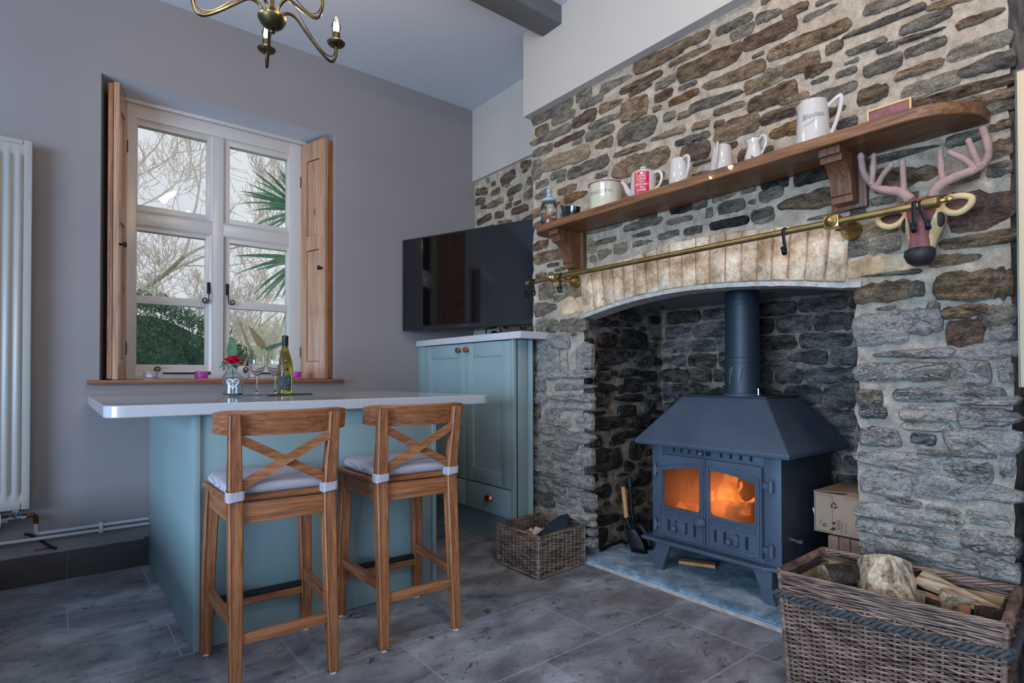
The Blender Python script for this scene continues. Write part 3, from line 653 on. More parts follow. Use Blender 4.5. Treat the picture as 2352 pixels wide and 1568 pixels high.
for k in range(5200):
    big = k < 1500
    w = rng.uniform(.10, .26) if big else rng.uniform(.035, .11); h = rng.uniform(.035, .065) if big else rng.uniform(.018, .045)
    y = rng.uniform(YR_+w/2+.002, YL-w/2+.005); z = rng.uniform(.03, ZT-h/2-.004)
    if zones(y, z, w, h): continue
    low = z < 1.3; pad = -.002 if low else (.004 if y < 1.2 else .007)
    if rect_hit(y, z, w, h, pad, placed): continue
    placed.append((y, z, w, h)); fill.append((y, z, w, h))
fill.sort(key=lambda q: -q[2]*q[3])
left = 296-ntr; more = {}
for i, (y, z, w, h) in enumerate(fill):
    low = z < 1.3; tone = rng.choice('ggdgdD' if low else 'ggbbdrtb'); m_ = ('limed_' if z < 1.2+rng.uniform(-.25, .2) and 'limed_'+tone in MATS else 'stone_')+tone
    dep = rng.uniform(.010, .022) if low else rng.uniform(.004, .010); an = rng.uniform(-.06, .06)
    if i < left: put_stone(wr_, y, z, w, h, an, dep, m_, front, rng)
    else: put_stone(None, y, z, w, h, an, dep, m_, front, rng, collect=more.setdefault('limed_g' if low else 'stone_g', MB()))
for k, mb in more.items(): tag(obj('small_stones', mb, k, wr_, True, angle=32), kind='stuff')
# arch of tan bricks on edge, fanned, with a painted steel strip below
yc = 1.48
for a, b in zip(JO, JO[1:]):
    ga, gb = a-.0025, b+.0025; fa = lambda y: yc+(y-yc)*1.035
    vs = []
    for d, ins in ((-.02, 0), (.006, 0), (.012, .006)):
        for y, top in ((ga, 0), (gb, 0), (gb, 1), (ga, 1)):
            sgn = -1 if y == ga else 1
            yy = y+sgn*ins; z = (pl(EXTRA, fa(y))-ins-.004*rng.random() if top else pl(INTRA, y)+.022+ins)
            if top: yy = fa(y)+sgn*ins
            vs.append((XW-d-.003*rng.random(), yy, z))
    fs = []
    for r in (0, 4):
        for i in range(4): j = (i+1) % 4; fs.append((r+i, r+j, r+4+j, r+4+i))
    fs.append((8, 9, 10, 11))
    obj('brick', MB().add(vs, fs), 'arch_brick', wr_, True, angle=50)
mb = MB(); n = 60; ys = [lerp(OR_-.02, OL+.012, i/(n-1)) for i in range(n)]; vs = []
for y in ys:
    z = pl(INTRA, y); j = .003*nz(y*40, 1)
    for (dx, dz) in ((-.012, .0+j), (-.016, .018), (.0, .020), (.10, .012), (.10, .0)): vs.append((XW+dx, y, z+dz))
fs = [(i*5+k, (i+1)*5+k, (i+1)*5+(k+1) % 5, i*5+(k+1) % 5) for i in range(n-1) for k in range(5)]
obj('lintel_strip', mb.add(vs, fs), 'rust_white', wr_)

# ------------------------------------------------------------ alcove beside the breast
XA = 2.515
al = empty('wall_right_alcove'); tag(al, kind='structure')
obj('plaster', MB().bbox(2.492, 2.75, 2.50, YB+.05, 2.497, CEIL, .003), 'plaster_white', al)
mb = MB(); mb.grid(45, 110, lambda i, j: (XA-.004*nz(i*14, j*24), lerp(2.5, YB, i), lerp(0, 2.5, j))); obj('mortar', mb, 'mortar', al, True, fix=False)
pa = []
for k in range(2600):
    big = k < 900
    w = rng.uniform(.11, .2) if big else rng.uniform(.04, .09); h = rng.uniform(.05, .085) if big else rng.uniform(.025, .05)
    y = rng.uniform(2.55+w/2, YB-.01-w/2); z = rng.uniform(1.15, 2.49-h/2)
    if rect_hit(y, z, w, h, .007, pa): continue
    pa.append((y, z, w, h))
    put_stone(al, y, z, w, h, rng.uniform(-.2, .2), rng.uniform(.005, .011), 'stone_'+rng.choice('bbgdrrB'), lambda u, v, d: (XA-d, u, v), rng)

# ------------------------------------------------------------ fireplace recess
fp = empty('wall_fireplace'); tag(fp, kind='structure')
XB = 3.05; HZ = .03
sl = (2.25-OL)/(XB-2.22)
rev = lambda u, v, d: (2.225+u+ .0, OL+.006+u*sl-d+.008*nz(u*9, v*9), v)
mb = MB(); mb.grid(40, 60, lambda i, j: rev(i*.83, j*1.42, 0)); obj('mortar', mb, 'mortar_soot_shade', fp, True, fix=False)
RD = """175,1301,159,56,0,d 207,1201,194,85,6,r 502,1214,293,131,0,D 269,1111,349,105,7,d 603,1111,249,123,8,d 169,993,166,65,-3,d 453,1018,197,49,2,g 658,995,176,72,0,D 199,934,241,70,-5,D 480,940,218,85,-5,D 676,911,118,62,-1,d 428,864,319,59,-1,D 164,863,142,84,0,d 416,790,229,79,-2,D 647,803,194,93,1,d 240,732,327,99,4,D 560,720,206,81,0,D 107,638,108,73,4,D 437,651,375,49,6,D 210,524,314,136,1,D 438,459,111,79,-29,D 511,547,147,120,-2,D 635,628,174,62,-1,d"""
pr = []
for t in RD.split():
    a = t.split(','); u, z, w, h = [int(q)/1000 for q in a[:4]]
    u = u+.0; h *= .9; w *= .92
    put_stone(fp, u, z, w, h, max(-.12, min(.12, int(a[4])/100)), rng.uniform(.018, .032), 'sooty_'+{'g': 'd'}.get(a[5], a[5]), rev, rng); pr.append((u, z, w*.94, h*.94))
for k in range(1500):
    big = k < 500
    w = rng.uniform(.1, .24) if big else rng.uniform(.04, .1); h = rng.uniform(.05, .1) if big else rng.uniform(.02, .05)
    u = rng.uniform(w/2, .81-w/2); z = rng.uniform(.06, 1.38)
    if rect_hit(u, z, w, h, .006, pr): continue
    pr.append((u, z, w, h)); put_stone(fp, u, z, w, h, rng.uniform(-.1, .1), rng.uniform(.012, .028), 'sooty_'+rng.choice('dDD'), rev, rng)
# back and right cheek: coursed blackened blocks
mb = MB().grid(30, 30, lambda i, j: (XB+.004*nz(i*9, j*9), lerp(.78, 2.26, i), j*1.44)); mb.grid(10, 20, lambda i, j: (lerp(2.24, XB, i), OR_-.006, j*1.44))
obj('mortar', mb, 'mortar_soot_shade', fp, True, fix=False)
z = .03; r_ = 0
while z < 1.40:
    h = rng.uniform(.082, .125); y = .79-rng.uniform(0, .15)
    while y < 2.24:
        w = rng.uniform(.15, .30); a, b = max(y, .79), min(y+w, 2.25)
        if b-a > .04:
            put_stone(fp, (a+b)/2, z+h/2, (b-a)-.008, h-.008, 0, rng.uniform(.004, .018), rng.choice(['sooty_block', 'sooty_block', 'sooty_d']), lambda u, v, d: (XB-.002-d, u, v), rng, back=-.01)
        y += w
    z += h
# register plates closing the throat
mb = MB().box(2.27, XB, 1.362, 2.25, 1.417, 1.425); obj('register_plate', mb, 'register_grey', fp, False)
mb = MB().box(2.27, XB, .80, 1.358, 1.413, 1.421); obj('register_plate', mb, 'register_grey', fp, False)
mb = MB().box(2.26, 3.2, .6, 2.4, 1.43, 1.5).box(XB+.01, 3.2, .6, 2.4, 0, 1.45); obj('chimney_core', mb, 'soot', fp, False)
for x, y in ((2.5, 1.9), (2.5, 1.45), (2.8, 1.42), (2.85, 2.1)): obj('bolt', MB().lathe([(0, -.01), (.009, -.01), (.011, 0)], (x, y, 1.417), 8), 'black_iron', fp)
# slate hearth with its rough pointed edge
hs = empty('floor_hearth'); tag(hs, kind='structure')
def hz(u, v): return HZ+.002*nz(u*7, v*7)
mb = MB()
mb.grid(40, 60, lambda i, j: (lerp(2.213, XB, i)+(.006*nz(j*30, 3) if i == 0 else 0), lerp(.80, 2.17, j), hz(i*3, j*4)-(.004 if i == 0 else 0)))
for k in range(3):
    z0, z1 = HZ-.005-.008*k, HZ-.013-.008*k
    mb.grid(60, 2, lambda i, j: (2.213-.003*k+.006*nz(i*30, 3)+.003*nz(i*50, k), lerp(.80, 2.17, i), z0 if j == 0 else z1))
obj('slab', mb, 'hearth_slate', hs, True)
mb = MB().grid(80, 3, lambda i, j: ((2.214, 2.203+.005*nz(i*22, 8), 2.194+.006*nz(i*25, 2))[int(j*2+.1)], lerp(.45, 2.14, i), (.014, .008, .0008)[int(j*2+.1)])); obj('pointing', mb, 'white_dust', hs, True)
# ------------------------------------------------------------ window in view
win = empty('window_1'); tag(win, kind='structure')
FY = 3.86      # room-side face of the frame
def fbar(mb, x0, x1, z0, z1, y0=FY, y1=FY+.06, r=.004): mb.bbox(x0, x1, y0, y1, z0, z1, r)
mb = MB()
fbar(mb, .283, .345, .985, 2.552, FY-.02, FY+.07); fbar(mb, 1.192, 1.290, .985, 2.552, FY-.02, FY+.07); fbar(mb, .343, 1.194, 2.475, 2.552, FY-.0195, FY+.069); fbar(mb, .343, 1.194, .985, 1.035, FY-.0195, FY+.069)
fbar(mb, .735, .800, 1.033, 2.477, FY-.014, FY+.06); fbar(mb, .343, .737, 1.868, 1.945, FY-.0135, FY+.059); fbar(mb, .798, 1.194, 1.868, 1.945, FY-.0135, FY+.059)
mb.bbox(.275, 1.30, FY-.045, FY, 2.548, 2.575, .008)
obj('window_frame', mb, 'window_paint', win)
def sash(x0, x1, z0, z1, px0, px1, panes, name='sash', depth=.0):
    mb = MB(); y0, y1 = FY-.004+depth, FY+.045
    mb.bbox(x0, px0, y0, y1, z0, z1, .004); mb.bbox(px1, x1, y0, y1, z0, z1, .004)
    zs = [z0]+[q for p in panes for q in p]+[z1]
    for a, b in zip(zs[::2], zs[1::2]): mb.bbox(px0-.002, px1+.002, y0+.0005, y1-.0005, a, b, .002)
    s = obj(name, mb, 'window_paint', win)
    # chamfered moulding round the sash
    mm = MB(); o = [(x0-.004, z0-.004), (x1+.004, z0-.004), (x1+.004, z1+.004), (x0-.004, z1+.004)]; i_ = [(x0+.014, z0+.014), (x1-.014, z0+.014), (x1-.014, z1-.014), (x0+.014, z1-.014)]
    vs = [(u, FY-.016, v) for u, v in o]+[(u, FY-.002, v) for u, v in i_]
    mm.add(vs, [(k, (k+1) % 4, 4+(k+1) % 4, 4+k) for k in range(4)]); obj('moulding', mm, 'window_paint', s, False)
    for a, b in panes: obj('pane', MB().box(px0-.004, px1+.004, FY+.018, FY+.022, a-.004, b+.004), 'pane_glass', s, False)
    return s
sash(.320, .736, 1.945, 2.478, .352, .708, [(1.985, 2.442)]); sash(.800, 1.218, 1.945, 2.478, .835, 1.188, [(1.982, 2.440)])
s1_ = sash(.320, .730, 1.030, 1.868, .350, .702, [(1.070, 1.420), (1.467, 1.838)]); s2_ = sash(.806, 1.212, 1.030, 1.868, .835, 1.186, [(1.064, 1.425), (1.472, 1.832)])
# curly black casement fasteners and stay
def spiral(cx, cz, y, r0, r1, turns, a0, dirn=1, n=26):
    return [(cx+lerp(r0, r1, i/(n-1))*math.cos(a0+dirn*2*PI*turns*i/(n-1)), y, cz+lerp(r0, r1, i/(n-1))*math.sin(a0+dirn*2*PI*turns*i/(n-1))) for i in range(n)]
for sx, cx, par in ((-1, .717, s1_), (1, .822, s2_)):
    mb = MB().bbox(cx-.009, cx+.009, FY-.014, FY-.002, 1.505, 1.575, .002)
    arm = [(cx, FY-.018, 1.56), (cx+.002*sx, FY-.024, 1.53), (cx+.0*sx, FY-.028, 1.49), (cx+.004*sx, FY-.028, 1.465)]
    sp = spiral(cx+.022*sx, 1.462, FY-.028, .020, .005, 1.35, PI if sx > 0 else 0, 1 if sx > 0 else -1)
    mb.tube(arm+sp, .0038, 6); obj('casement_fastener', mb, 'black_iron', par)
for x0, par, cz in ((.455, s1_, 1.0), (.93, s2_, 1.0)):
    mb = MB().tube([(x0+.02, FY-.03, 1.020), (x0+.26, FY-.03, 1.020)], .0045, 6).tube([(x0+.205, FY-.03, 1.005), (x0+.205, FY-.03, 1.035)], .004, 6)
    mb.bbox(x0+.2, x0+.27, FY-.026, FY-.018, 1.012, 1.028, .002).tube(spiral(x0-.003, 1.042, FY-.03, .019, .004, 1.4, -PI/2, -1), .0035, 6); obj('casement_stay', mb, 'black_iron', par)
# sill board
tag(obj('window_sill', MB().bbox(.116, 1.455, 3.548, FY, .960, .9835, .008), 'sill_wood', None, loc=(.78, 3.7, .96)), kind='structure')
# folded pine shutters in the splay
def shutter(p, q, side, label):
    """leaf standing from the wall edge p to the frame q; more leaves folded behind it"""
    p, q = Vector((p[0], p[1], 0)), Vector((q[0], q[1], 0)); L = (q-p).length; d = (q-p).normalized(); nrm = Vector((-d.y, d.x, 0))*side
    t = thing('window_shutter', label, 'shutter', (p.x, p.y, .986))
    def P(u, o, z): v = p+d*u-nrm*o; return (v.x, v.y, z)
    Z0, Z1 = .986, 2.545
    def slab(u0, u1, o0, o1, z0, z1, mb):
        return mb.add([P(u0, o0, z0), P(u1, o0, z0), P(u1, o1, z0), P(u0, o1, z0), P(u0, o0, z1), P(u1, o0, z1), P(u1, o1, z1), P(u0, o1, z1)],
                      [(0, 3, 2, 1), (4, 5, 6, 7), (0, 1, 5, 4), (1, 2, 6, 5), (2, 3, 7, 6), (3, 0, 4, 7)])
    st = .058 if L > .2 else .05
    mb = MB(); slab(0, st, 0, .024, Z0, Z1, mb); slab(L-st, L, 0, .024, Z0, Z1, mb)
    rails = [(Z0, Z0+.11), (1.83, 1.925), (Z1-.12, Z1)]
    for a, b in rails: slab(st, L-st, .0005, .0235, a, b, mb)
    lf = obj('leaf', mb, 'shutter_pine', t, False)
    for a, b in ((Z0+.11, 1.83), (1.925, Z1-.12)):
        m2 = MB(); slab(st+.004, L-st-.004, .008, .016, a+.004, b-.004, m2); obj('panel', m2, 'shutter_pine', lf, False)
        m3 = MB()
        for k in range(2): slab(st-.001, st+.004, .007, .022, a, b, m3) if k == 0 else slab(L-st-.004, L-st+.001, .007, .022, a, b, m3)
        obj('bead', m3, 'shutter_edge', lf, False)
    for k, (o0, o1, u1) in enumerate(((.027, .048, L*.93), (.051, .072, L*.9))):
        if side < 0 and k == 1: continue
        m4 = MB(); slab(.003*k, u1, o0, o1, Z0+.004, Z1-.01, m4); obj('folded_leaf', m4, 'shutter_edge', t, False)
    for z in (1.16, 2.30):
        hm = MB(); slab(L-.002, L+.008, -.004, .010, z-.035, z+.035, hm); obj('hinge', hm, 'dark_plastic', t, False)
    kz = 1.70
    c = p+d*.03; M = Matrix.Rotation(math.atan2(nrm.y, nrm.x), 4, 'Z') @ Matrix.Rotation(PI/2, 4, 'Y')
    obj('knob', MB().lathe([(0, 0), (.007, .0), (.006, .014), (.014, .020), (.015, .027), (.009, .032), (0, .033)], (c.x, c.y, kz), 14, M=M), 'black_iron', t)
    return t
shutter((.246, 3.598), (.300, 3.838), -1, 'tall folded pine window shutter on the left side of the window, seen almost edge-on')
shutter((1.342, 3.600), (1.268, 3.838), 1, 'tall panelled pine window shutter on the right side of the window, small black knob')

# ------------------------------------------------------------ radiator and pipes on the window wall
rd = thing('radiator', 'tall white column radiator with vertical flutes on the wall at the left', 'radiator', (-.3, 3.5, .38))
RX0, RX1, RZ0, RZ1 = -.66, -.098, .38, 2.115
mb = MB(); prof = []
x = RX0; nfl = 14; pw = (RX1-.03-RX0)/nfl
for k in range(nfl):
    a = RX0+k*pw
    prof += [(a, 3.505), (a+pw*.22, 3.505), (a+pw*.36, 3.493), (a+pw*.72, 3.493), (a+pw*.86, 3.505)]
prof.append((RX1-.03, 3.505))
zs = [(RZ0+.03, 0), (RZ0+.065, 0), (RZ0+.085, 1), (RZ1-.085, 1), (RZ1-.065, 0), (RZ1-.02, 0)]
vs = [(px_, 3.505-(3.505-py_)*k, z) for z, k in zs for px_, py_ in prof]; n = len(prof)
mb.add(vs, [(j*n+i, j*n+i+1, (j+1)*n+i+1, (j+1)*n+i) for j in range(len(zs)-1) for i in range(n-1)])
obj('fluted_panel', mb, 'radiator_white', rd, True, angle=50)
mb = MB().bbox(RX1-.032, RX1, 3.500, 3.575, RZ0+.0, RZ1, .006).bbox(RX0, RX1-.033, 3.501, 3.574, RZ0+.001, RZ0+.034, .004).bbox(RX0, RX1-.033, 3.501, 3.574, RZ1-.024, RZ1-.001, .004).box(RX0, RX1-.034, 3.51, 3.56, RZ0+.01, RZ1-.01); obj('casing', mb, 'radiator_white', rd)
for z in (.9, 1.7): obj('wall_bracket', MB().box(-.2, -.16, 3.56, 3.589, z, z+.05), 'chrome', rd)
pr_ = thing('radiator_valve', 'white thermostatic valve with chrome tail and old copper elbow under the radiator', 'valve', (-.16, 3.53, .33))
mb = MB().tube([(-.42, 3.53, .332), (-.20, 3.53, .332)], .030, 20).tube([(-.27, 3.53, .335), (-.262, 3.53, .335)], .0315, 20); obj('valve_head', mb, 'white_plastic', pr_)
mb = MB().tube([(-.20, 3.53, .338), (-.175, 3.53, .338)], .019, 6).tube([(-.178, 3.53, .34), (-.115, 3.53, .342)], .009, 10).tube([(-.15, 3.53, .34), (-.15, 3.53, .372)], .011, 8).tube([(-.16, 3.53, .372), (-.138, 3.53, .372)], .012, 6).tube([(-.128, 3.53, .342), (-.112, 3.53, .342)], .014, 6); obj('valve_body', mb, 'chrome', pr_)
mb = MB().tube([(-.115, 3.53, .342), (-.088, 3.535, .345), (-.078, 3.545, .335), (-.076, 3.55, .30)], .0105, 10); obj('elbow', mb, 'copper_old', pr_)
pp = thing('heating_pipes', 'pair of white painted heating pipes running low along the window wall', 'pipes', (0, 3.56, .23))
obj('pipe', MB().tube([(-.076, 3.55, .305), (-.076, 3.56, .26), (-.072, 3.563, .248), (-.060, 3.565, .245), (.384, 3.566, .247)], .0085, 10), 'pipe_paint', pp)
obj('pipe', MB().tube([(-1.6, 3.566, .222), (.384, 3.566, .221)], .0085, 10), 'pipe_paint', pp)
obj('pipe_clip', MB().bbox(.168, .186, 3.553, 3.59, .209, .260, .003), 'pipe_paint', pp)
tag(obj('cable_conduit', MB().tube([(-.118, 3.578, .250), (-.10, 3.583, .243), (-.01, 3.583, .162), (.002, 3.58, .158)], .0065, 8), 'black_rubber', None, loc=(-.06, 3.58, .2)), 'short black cable conduit slanting behind the white pipes above the skirting', 'cable')
fs_ = thing('footstool', 'round footstool with a pale blue padded seat at the left edge of the picture', 'footstool', (-.222, 1.17, 0))
obj('cushion', MB().lathe([(0, .300), (.12, .300), (.142, .318), (.150, .350), (.146, .385), (.125, .408), (.06, .418), (0, .420)], (-.222, 1.17, 0), 40), 'pale_blue', fs_)
obj('piping', MB().tube([(-.222+.148*math.cos(a*PI/20), 1.17+.148*math.sin(a*PI/20), .372) for a in range(40)], .003, 6, closed=True), 'pale_blue', fs_)
for k in range(3):
    a = R(150+k*120); obj('leg', MB().tube([(-.222+.06*math.cos(a), 1.17+.06*math.sin(a), .302), (-.222+.10*math.cos(a), 1.17+.10*math.sin(a), 0)], [.014, .010], 10), 'pine_z', fs_)
bn = thing('blocker', 'low pale blue daybed added out of view to shade the left floor', 'blocker', (-.85, 2.3, 0))  # unseen padded block, put here to keep window light off the left floor
obj('base', MB().bbox(-1.45, -.28, 1.45, 3.25, .08, .28, .02), 'sage_dark', bn); obj('blocker_pad', MB().bbox(-1.46, -.27, 1.44, 3.26, .282, .44, .05), 'pale_blue', bn)
for x in (-1.4, -.33):
    for y in (1.5, 3.2): obj('leg', MB().box(x-.02, x+.02, y-.02, y+.02, 0, .08), 'pine_z', bn)

# ------------------------------------------------------------ island
isl = thing('kitchen_island', 'sage green painted island base standing against the window wall', 'island', (.9, 2.9, 0))
obj('end_panel', MB().bbox(.386, .408, 2.322, 3.585, .002, .862, .002), 'sage', isl)
obj('end_panel', MB().bbox(1.382, 1.402, 2.322, 3.585, .002, .862, .002), 'sage', isl)
obj('front_panel', MB().bbox(.409, .93, 2.334, 2.352, .004, .862, .002), 'sage', isl)
obj('front_panel', MB().bbox(.9315, 1.381, 2.334, 2.352, .004, .862, .002), 'sage', isl)
mb = MB().box(.412, 1.378, 2.36, 3.58, .05, .86); obj('carcass', mb, 'sage_dark', isl, False)
def rrect(x0, x1, y0, y1, rads, n=8):
    pts = []
    for (cx, cy, r, a0) in ((x1-rads[0], y0+rads[0], rads[0], -PI/2), (x1-rads[1], y1-rads[1], rads[1], 0), (x0+rads[2], y1-rads[2], rads[2], PI/2), (x0+rads[3], y0+rads[3], rads[3], PI)):
        if r < 1e-4: pts.append((cx, cy)); continue
        for i in range(n+1): a = a0+PI/2*i/n; pts.append((cx+r*math.cos(a), cy+r*math.sin(a)))
    return pts
def slabtop(name, x0, x1, y0, y1, z0, z1, rads, e=.003):
    mb = MB(); rings = []
    for ins, z in ((e, z0), (0, z0+e), (0, z1-e), (e, z1)):
        rings.append([(x, y, z) for x, y in rrect(x0+ins, x1-ins, y0+ins, y1-ins, [max(0, r-ins) if r > 1e-4 else 0 for r in rads])])
    k = len(rings[0]); vs = [p for r in rings for p in r]
    fs = [(j*k+i, j*k+(i+1) % k, (j+1)*k+(i+1) % k, (j+1)*k+i) for j in range(3) for i in range(k)]+[tuple(range(k-1, -1, -1)), tuple(range(3*k, 4*k))]
    return mb.add(vs, fs)
wt_ = obj('worktop', slabtop('w', .119, 1.697, 2.272, 3.588, .8625, .904, [.06, 0, 0, .06]), 'quartz', None, loc=(.9, 2.9, .86), angle=25)
tag(wt_, 'white quartz breakfast bar worktop with rounded corners on the green island', 'worktop')

# ------------------------------------------------------------ bar stools
def make_stool():
    t = thing('bar_stool', '', 'bar stool', (0, 0, 0), 0, 'bar stools at the island')
    L = dict(local=True)
    def leg(pts, ws):
        mb = MB(); vs = []
        for (x, y, z), (a, b) in zip(pts, ws):
            for i, j in ((-1, -1), (1, -1), (1, 1), (-1, 1)):
                ch = .004
                vs += [(x+i*a/2-(ch if i*j > 0 else 0)*i, y+j*b/2-(0 if i*j > 0 else ch)*j, z), (x+i*a/2-(0 if i*j > 0 else ch)*i, y+j*b/2-(ch if i*j > 0 else 0)*j, z)]
        k = 8; n = len(pts)
        fs = [(r*k+i, r*k+(i+1) % k, (r+1)*k+(i+1) % k, (r+1)*k+i) for r in range(n-1) for i in range(k)]+[tuple(range(k)), tuple(range((n-1)*k, n*k))]
        return mb.add(vs, fs)
    for s in (-1, 1):
        zs = [(.151, -.203, .006), (.149, -.190, .20), (.147, -.170, .50), (.147, -.163, .60), (.149, -.172, .68), (.154, -.196, .84), (.155, -.204, .882)]
        w = [(.032, .034), (.038, .040), (.042, .046), (.042, .048), (.040, .044), (.036, .032), (.034, .026)]
        l = obj('leg', leg([(s*x, y, z) for x, y, z in zs], w), 'pine_z', t, True, angle=30, **L)
        obj('foot_pad', MB().lathe([(0, 0), (.013, 0), (.013, .006), (0, .006)], (s*.151, -.203, 0), 12), 'felt', l, **L)
        l = obj('leg', leg([(s*.176, .190, .006), (s*.172, .185, .25), (s*.163, .172, .50), (s*.160, .170, .597)], [(.034, .034), (.040, .040), (.044, .044), (.044, .044)]), 'pine_z', t, True, angle=30, **L)
        obj('foot_pad', MB().lathe([(0, 0), (.013, 0), (.013, .006), (0, .006)], (s*.176, .190, 0), 12), 'felt', l, **L)
    ap = [MB().bbox(-.13, .13, -.172, -.154, .535, .598, .002), MB().bbox(-.14, .14, .160, .178, .535, .598, .002)]
    for a in ap: obj('apron', a, 'pine_x', t, **L)
    for s in (-1, 1):
        obj('apron', MB().bar((s*.150, -.150, .567), (s*.163, .160, .567), .018, .063), 'pine_y', t, False, **L)
        obj('side_rung', MB().bar((s*.151, -.178, .228), (s*.170, .184, .228), .020, .034), 'pine_y', t, False, **L)
    obj('back_rung', MB().bbox(-.135, .135, -.202, -.184, .168, .202, .003), 'pine_x', t, **L)
    fr = obj('foot_rest', MB().bbox(-.16, .16, .176, .200, .150, .182, .003), 'pine_x', t, **L)
    obj('tread_strip', MB().bbox(-.155, .155, .172, .203, .178, .196, .004), 'black_rubber', fr, **L)
    # seat board, wider in front
    pts = [(-.165, -.152), (.165, -.152), (.186, .05), (.190, .20), (.10, .208), (-.10, .208), (-.190, .20), (-.186, .05)]
    mb = MB(); k = len(pts); vs = []
    for ins, z in ((.006, .600), (0, .607), (0, .616), (.008, .622)):
        for x, y in pts: l_ = math.hypot(x, y); vs.append((x*(1-ins/l_), y*(1-ins/l_), z))
    mb.add(vs, [(j*k+i, j*k+(i+1) % k, (j+1)*k+(i+1) % k, (j+1)*k+i) for j in range(3) for i in range(k)]+[tuple(range(k)), tuple(range(3*k, 4*k))]); obj('seat', mb, 'pine_x', t, **L)
    # curved crest rail
    mb = MB(); n = 15; vs = []
    for i in range(n):
        x = lerp(-.207, .207, i/(n-1)); c = 1-(x/.207)**2; y = -.150-.040*c; e = 1-.18*max(0, (abs(x)-.17)/.037)
        zc, hh = .852, .040*e; up_ = .004*(abs(x)/.207)**2
        for dy, dz in ((-.010, -hh), (.006, -hh), (.010, -hh*.8), (.009, hh*.85), (.004, hh), (-.008, hh), (-.012, hh*.9), (-.012, -hh*.85)): vs.append((x, y+dy-.006*(dz/hh), zc+dz+up_))
    mb.add(vs, [(i*8+j, i*8+(j+1) % 8, (i+1)*8+(j+1) % 8, (i+1)*8+j) for i in range(n-1) for j in range(8)]+[tuple(range(8)), tuple(range((n-1)*8, n*8))]); obj('crest_rail', mb, 'pine_x', t, True, angle=45, **L)
    for s in (-1, 1):
        o = -.0 if s < 0 else -.010
        obj('cross_brace', MB().bar((s*.140, -.190+o, .806), (-s*.138, -.164+o, .652), .012, .028, (0, 0, 1)), 'pine_x', t, False, **L)
    # tied cushion
    mb = MB(); n = 26; m_ = 8; vs = []
    def pos(i, j):
        a = 2*PI*i/n; c, s_ = math.cos(a), math.sin(a)
        u = math.copysign(abs(c)**.32, c)*.182; v = math.copysign(abs(s_)**.32, s_)*.178+.016
        u *= .93+.07*(v+.17)/.35
        k, z = [(.0, .624), (.95, .624), (1.0, .632), (1.015, .642), (1.0, .652), (.94, .660), (.6, .663), (0, .662)][j]
        w_ = .004*math.sin(a*5+j)
        return (u*k, (v-.016)*k+.016, z+(w_ if j in (3, 4, 5) else 0))
    vs = [pos(i, j) for i in range(n) for j in range(m_)]
    fs = [(i*m_+j, ((i+1) % n)*m_+j, ((i+1) % n)*m_+j+1, i*m_+j+1) for i in range(n) for j in range(m_-1)]
    cu = obj('seat_cushion', mb.add(vs, fs), 'ticking', t, True, angle=60, **L)
    for s in (-1, 1):
        lp = [(s*.147+.026*math.copysign(abs(math.cos(a))**.4, math.cos(a)), -.166+.028*math.copysign(abs(math.sin(a))**.4, math.sin(a))) for a in [2*PI*i/20 for i in range(20)]]
        mb = MB(); vs = [(x, y, z+.004*(x-s*.147)/.026) for z in (.612, .640) for x, y in lp]+[(x*.0+s*.147+(x-s*.147)*.93, -.166+(y+.166)*.93, z) for z in (.612, .640) for x, y in lp]
        k = 20; mb.add(vs, [(i, (i+1) % k, k+(i+1) % k, k+i) for i in range(k)]+[(2*k+i, 3*k+i, 3*k+(i+1) % k, 2*k+(i+1) % k) for i in range(k)]+[(i, 2*k+i, 2*k+(i+1) % k, (i+1) % k) for i in range(k)]+[(k+i, k+(i+1) % k, 3*k+(i+1) % k, 3*k+i) for i in range(k)])
        obj('tie', mb, 'ticking', cu, False, **L)
    return t
st = make_stool()
st2 = copy_tree(st)
st.location = (.590, 2.093, 0); st.rotation_euler.z = R(-2.5); st['label'] = 'left bar stool, pine with crossed back, nearest the green end panel'
st2.location = (1.094, 2.108, 0); st2.rotation_euler.z = R(-3.0); st2['label'] = 'right bar stool, pine with crossed back, nearer to the tall green cupboard'

# ------------------------------------------------------------ tall sage cupboard in the alcove
cb = thing('cupboard', 'tall sage green two-door cupboard with a drawer row in the alcove', 'cupboard', (2.2, 3.0, 0))
CX = 2.015; CY0, CY1, CZ0, CZ1 = 2.497, 3.585, .185, 1.207
obj('carcass', MB().bbox(CX+.019, 2.112, CY0, CY1, CZ0, CZ1, .002), 'sage', cb)
obj('plinth', MB().bbox(2.072, 2.12, CY0+.02, CY1, .0, .19, .002), 'sage', cb)
obj('filler', MB().prism([(2.112, 2.515), (2.155, 2.495), (2.22, 2.56), (2.112, 2.56)], .0, CZ1, 'z'), 'sage', cb)
obj('side_stile', MB().bbox(CX-.001, CX+.03, CY0, CY0+.024, CZ0-.005, CZ1, .002), 'sage', cb)
obj('side_stile', MB().bbox(CX-.001, CX+.03, 3.492, CY1, CZ0-.005, CZ1, .002), 'sage', cb)
def shaker(y0, y1, z0, z1, rail=.085, panel=True, nm='door'):
    mb = MB()
    if panel:
        mb.bbox(CX-.001, CX+.019, y0, y0+rail, z0, z1, .0015).bbox(CX-.001, CX+.019, y1-rail, y1, z0, z1, .0015)
        mb.bbox(CX-.0009, CX+.019, y0+rail-.001, y1-rail+.001, z0, z0+rail, .0015).bbox(CX-.0009, CX+.019, y0+rail-.001, y1-rail+.001, z1-rail, z1, .0015)
        d = obj(nm, mb, 'sage', cb); obj('panel', MB().box(CX+.0075, CX+.012, y0+rail-.004, y1-rail+.004, z0+rail-.004, z1-rail+.004), 'sage', d, False)
    else: d = obj(nm, mb.bbox(CX-.001, CX+.019, y0, y1, z0, z1, .0015), 'sage', cb)
    return d
SEAM = 2.985
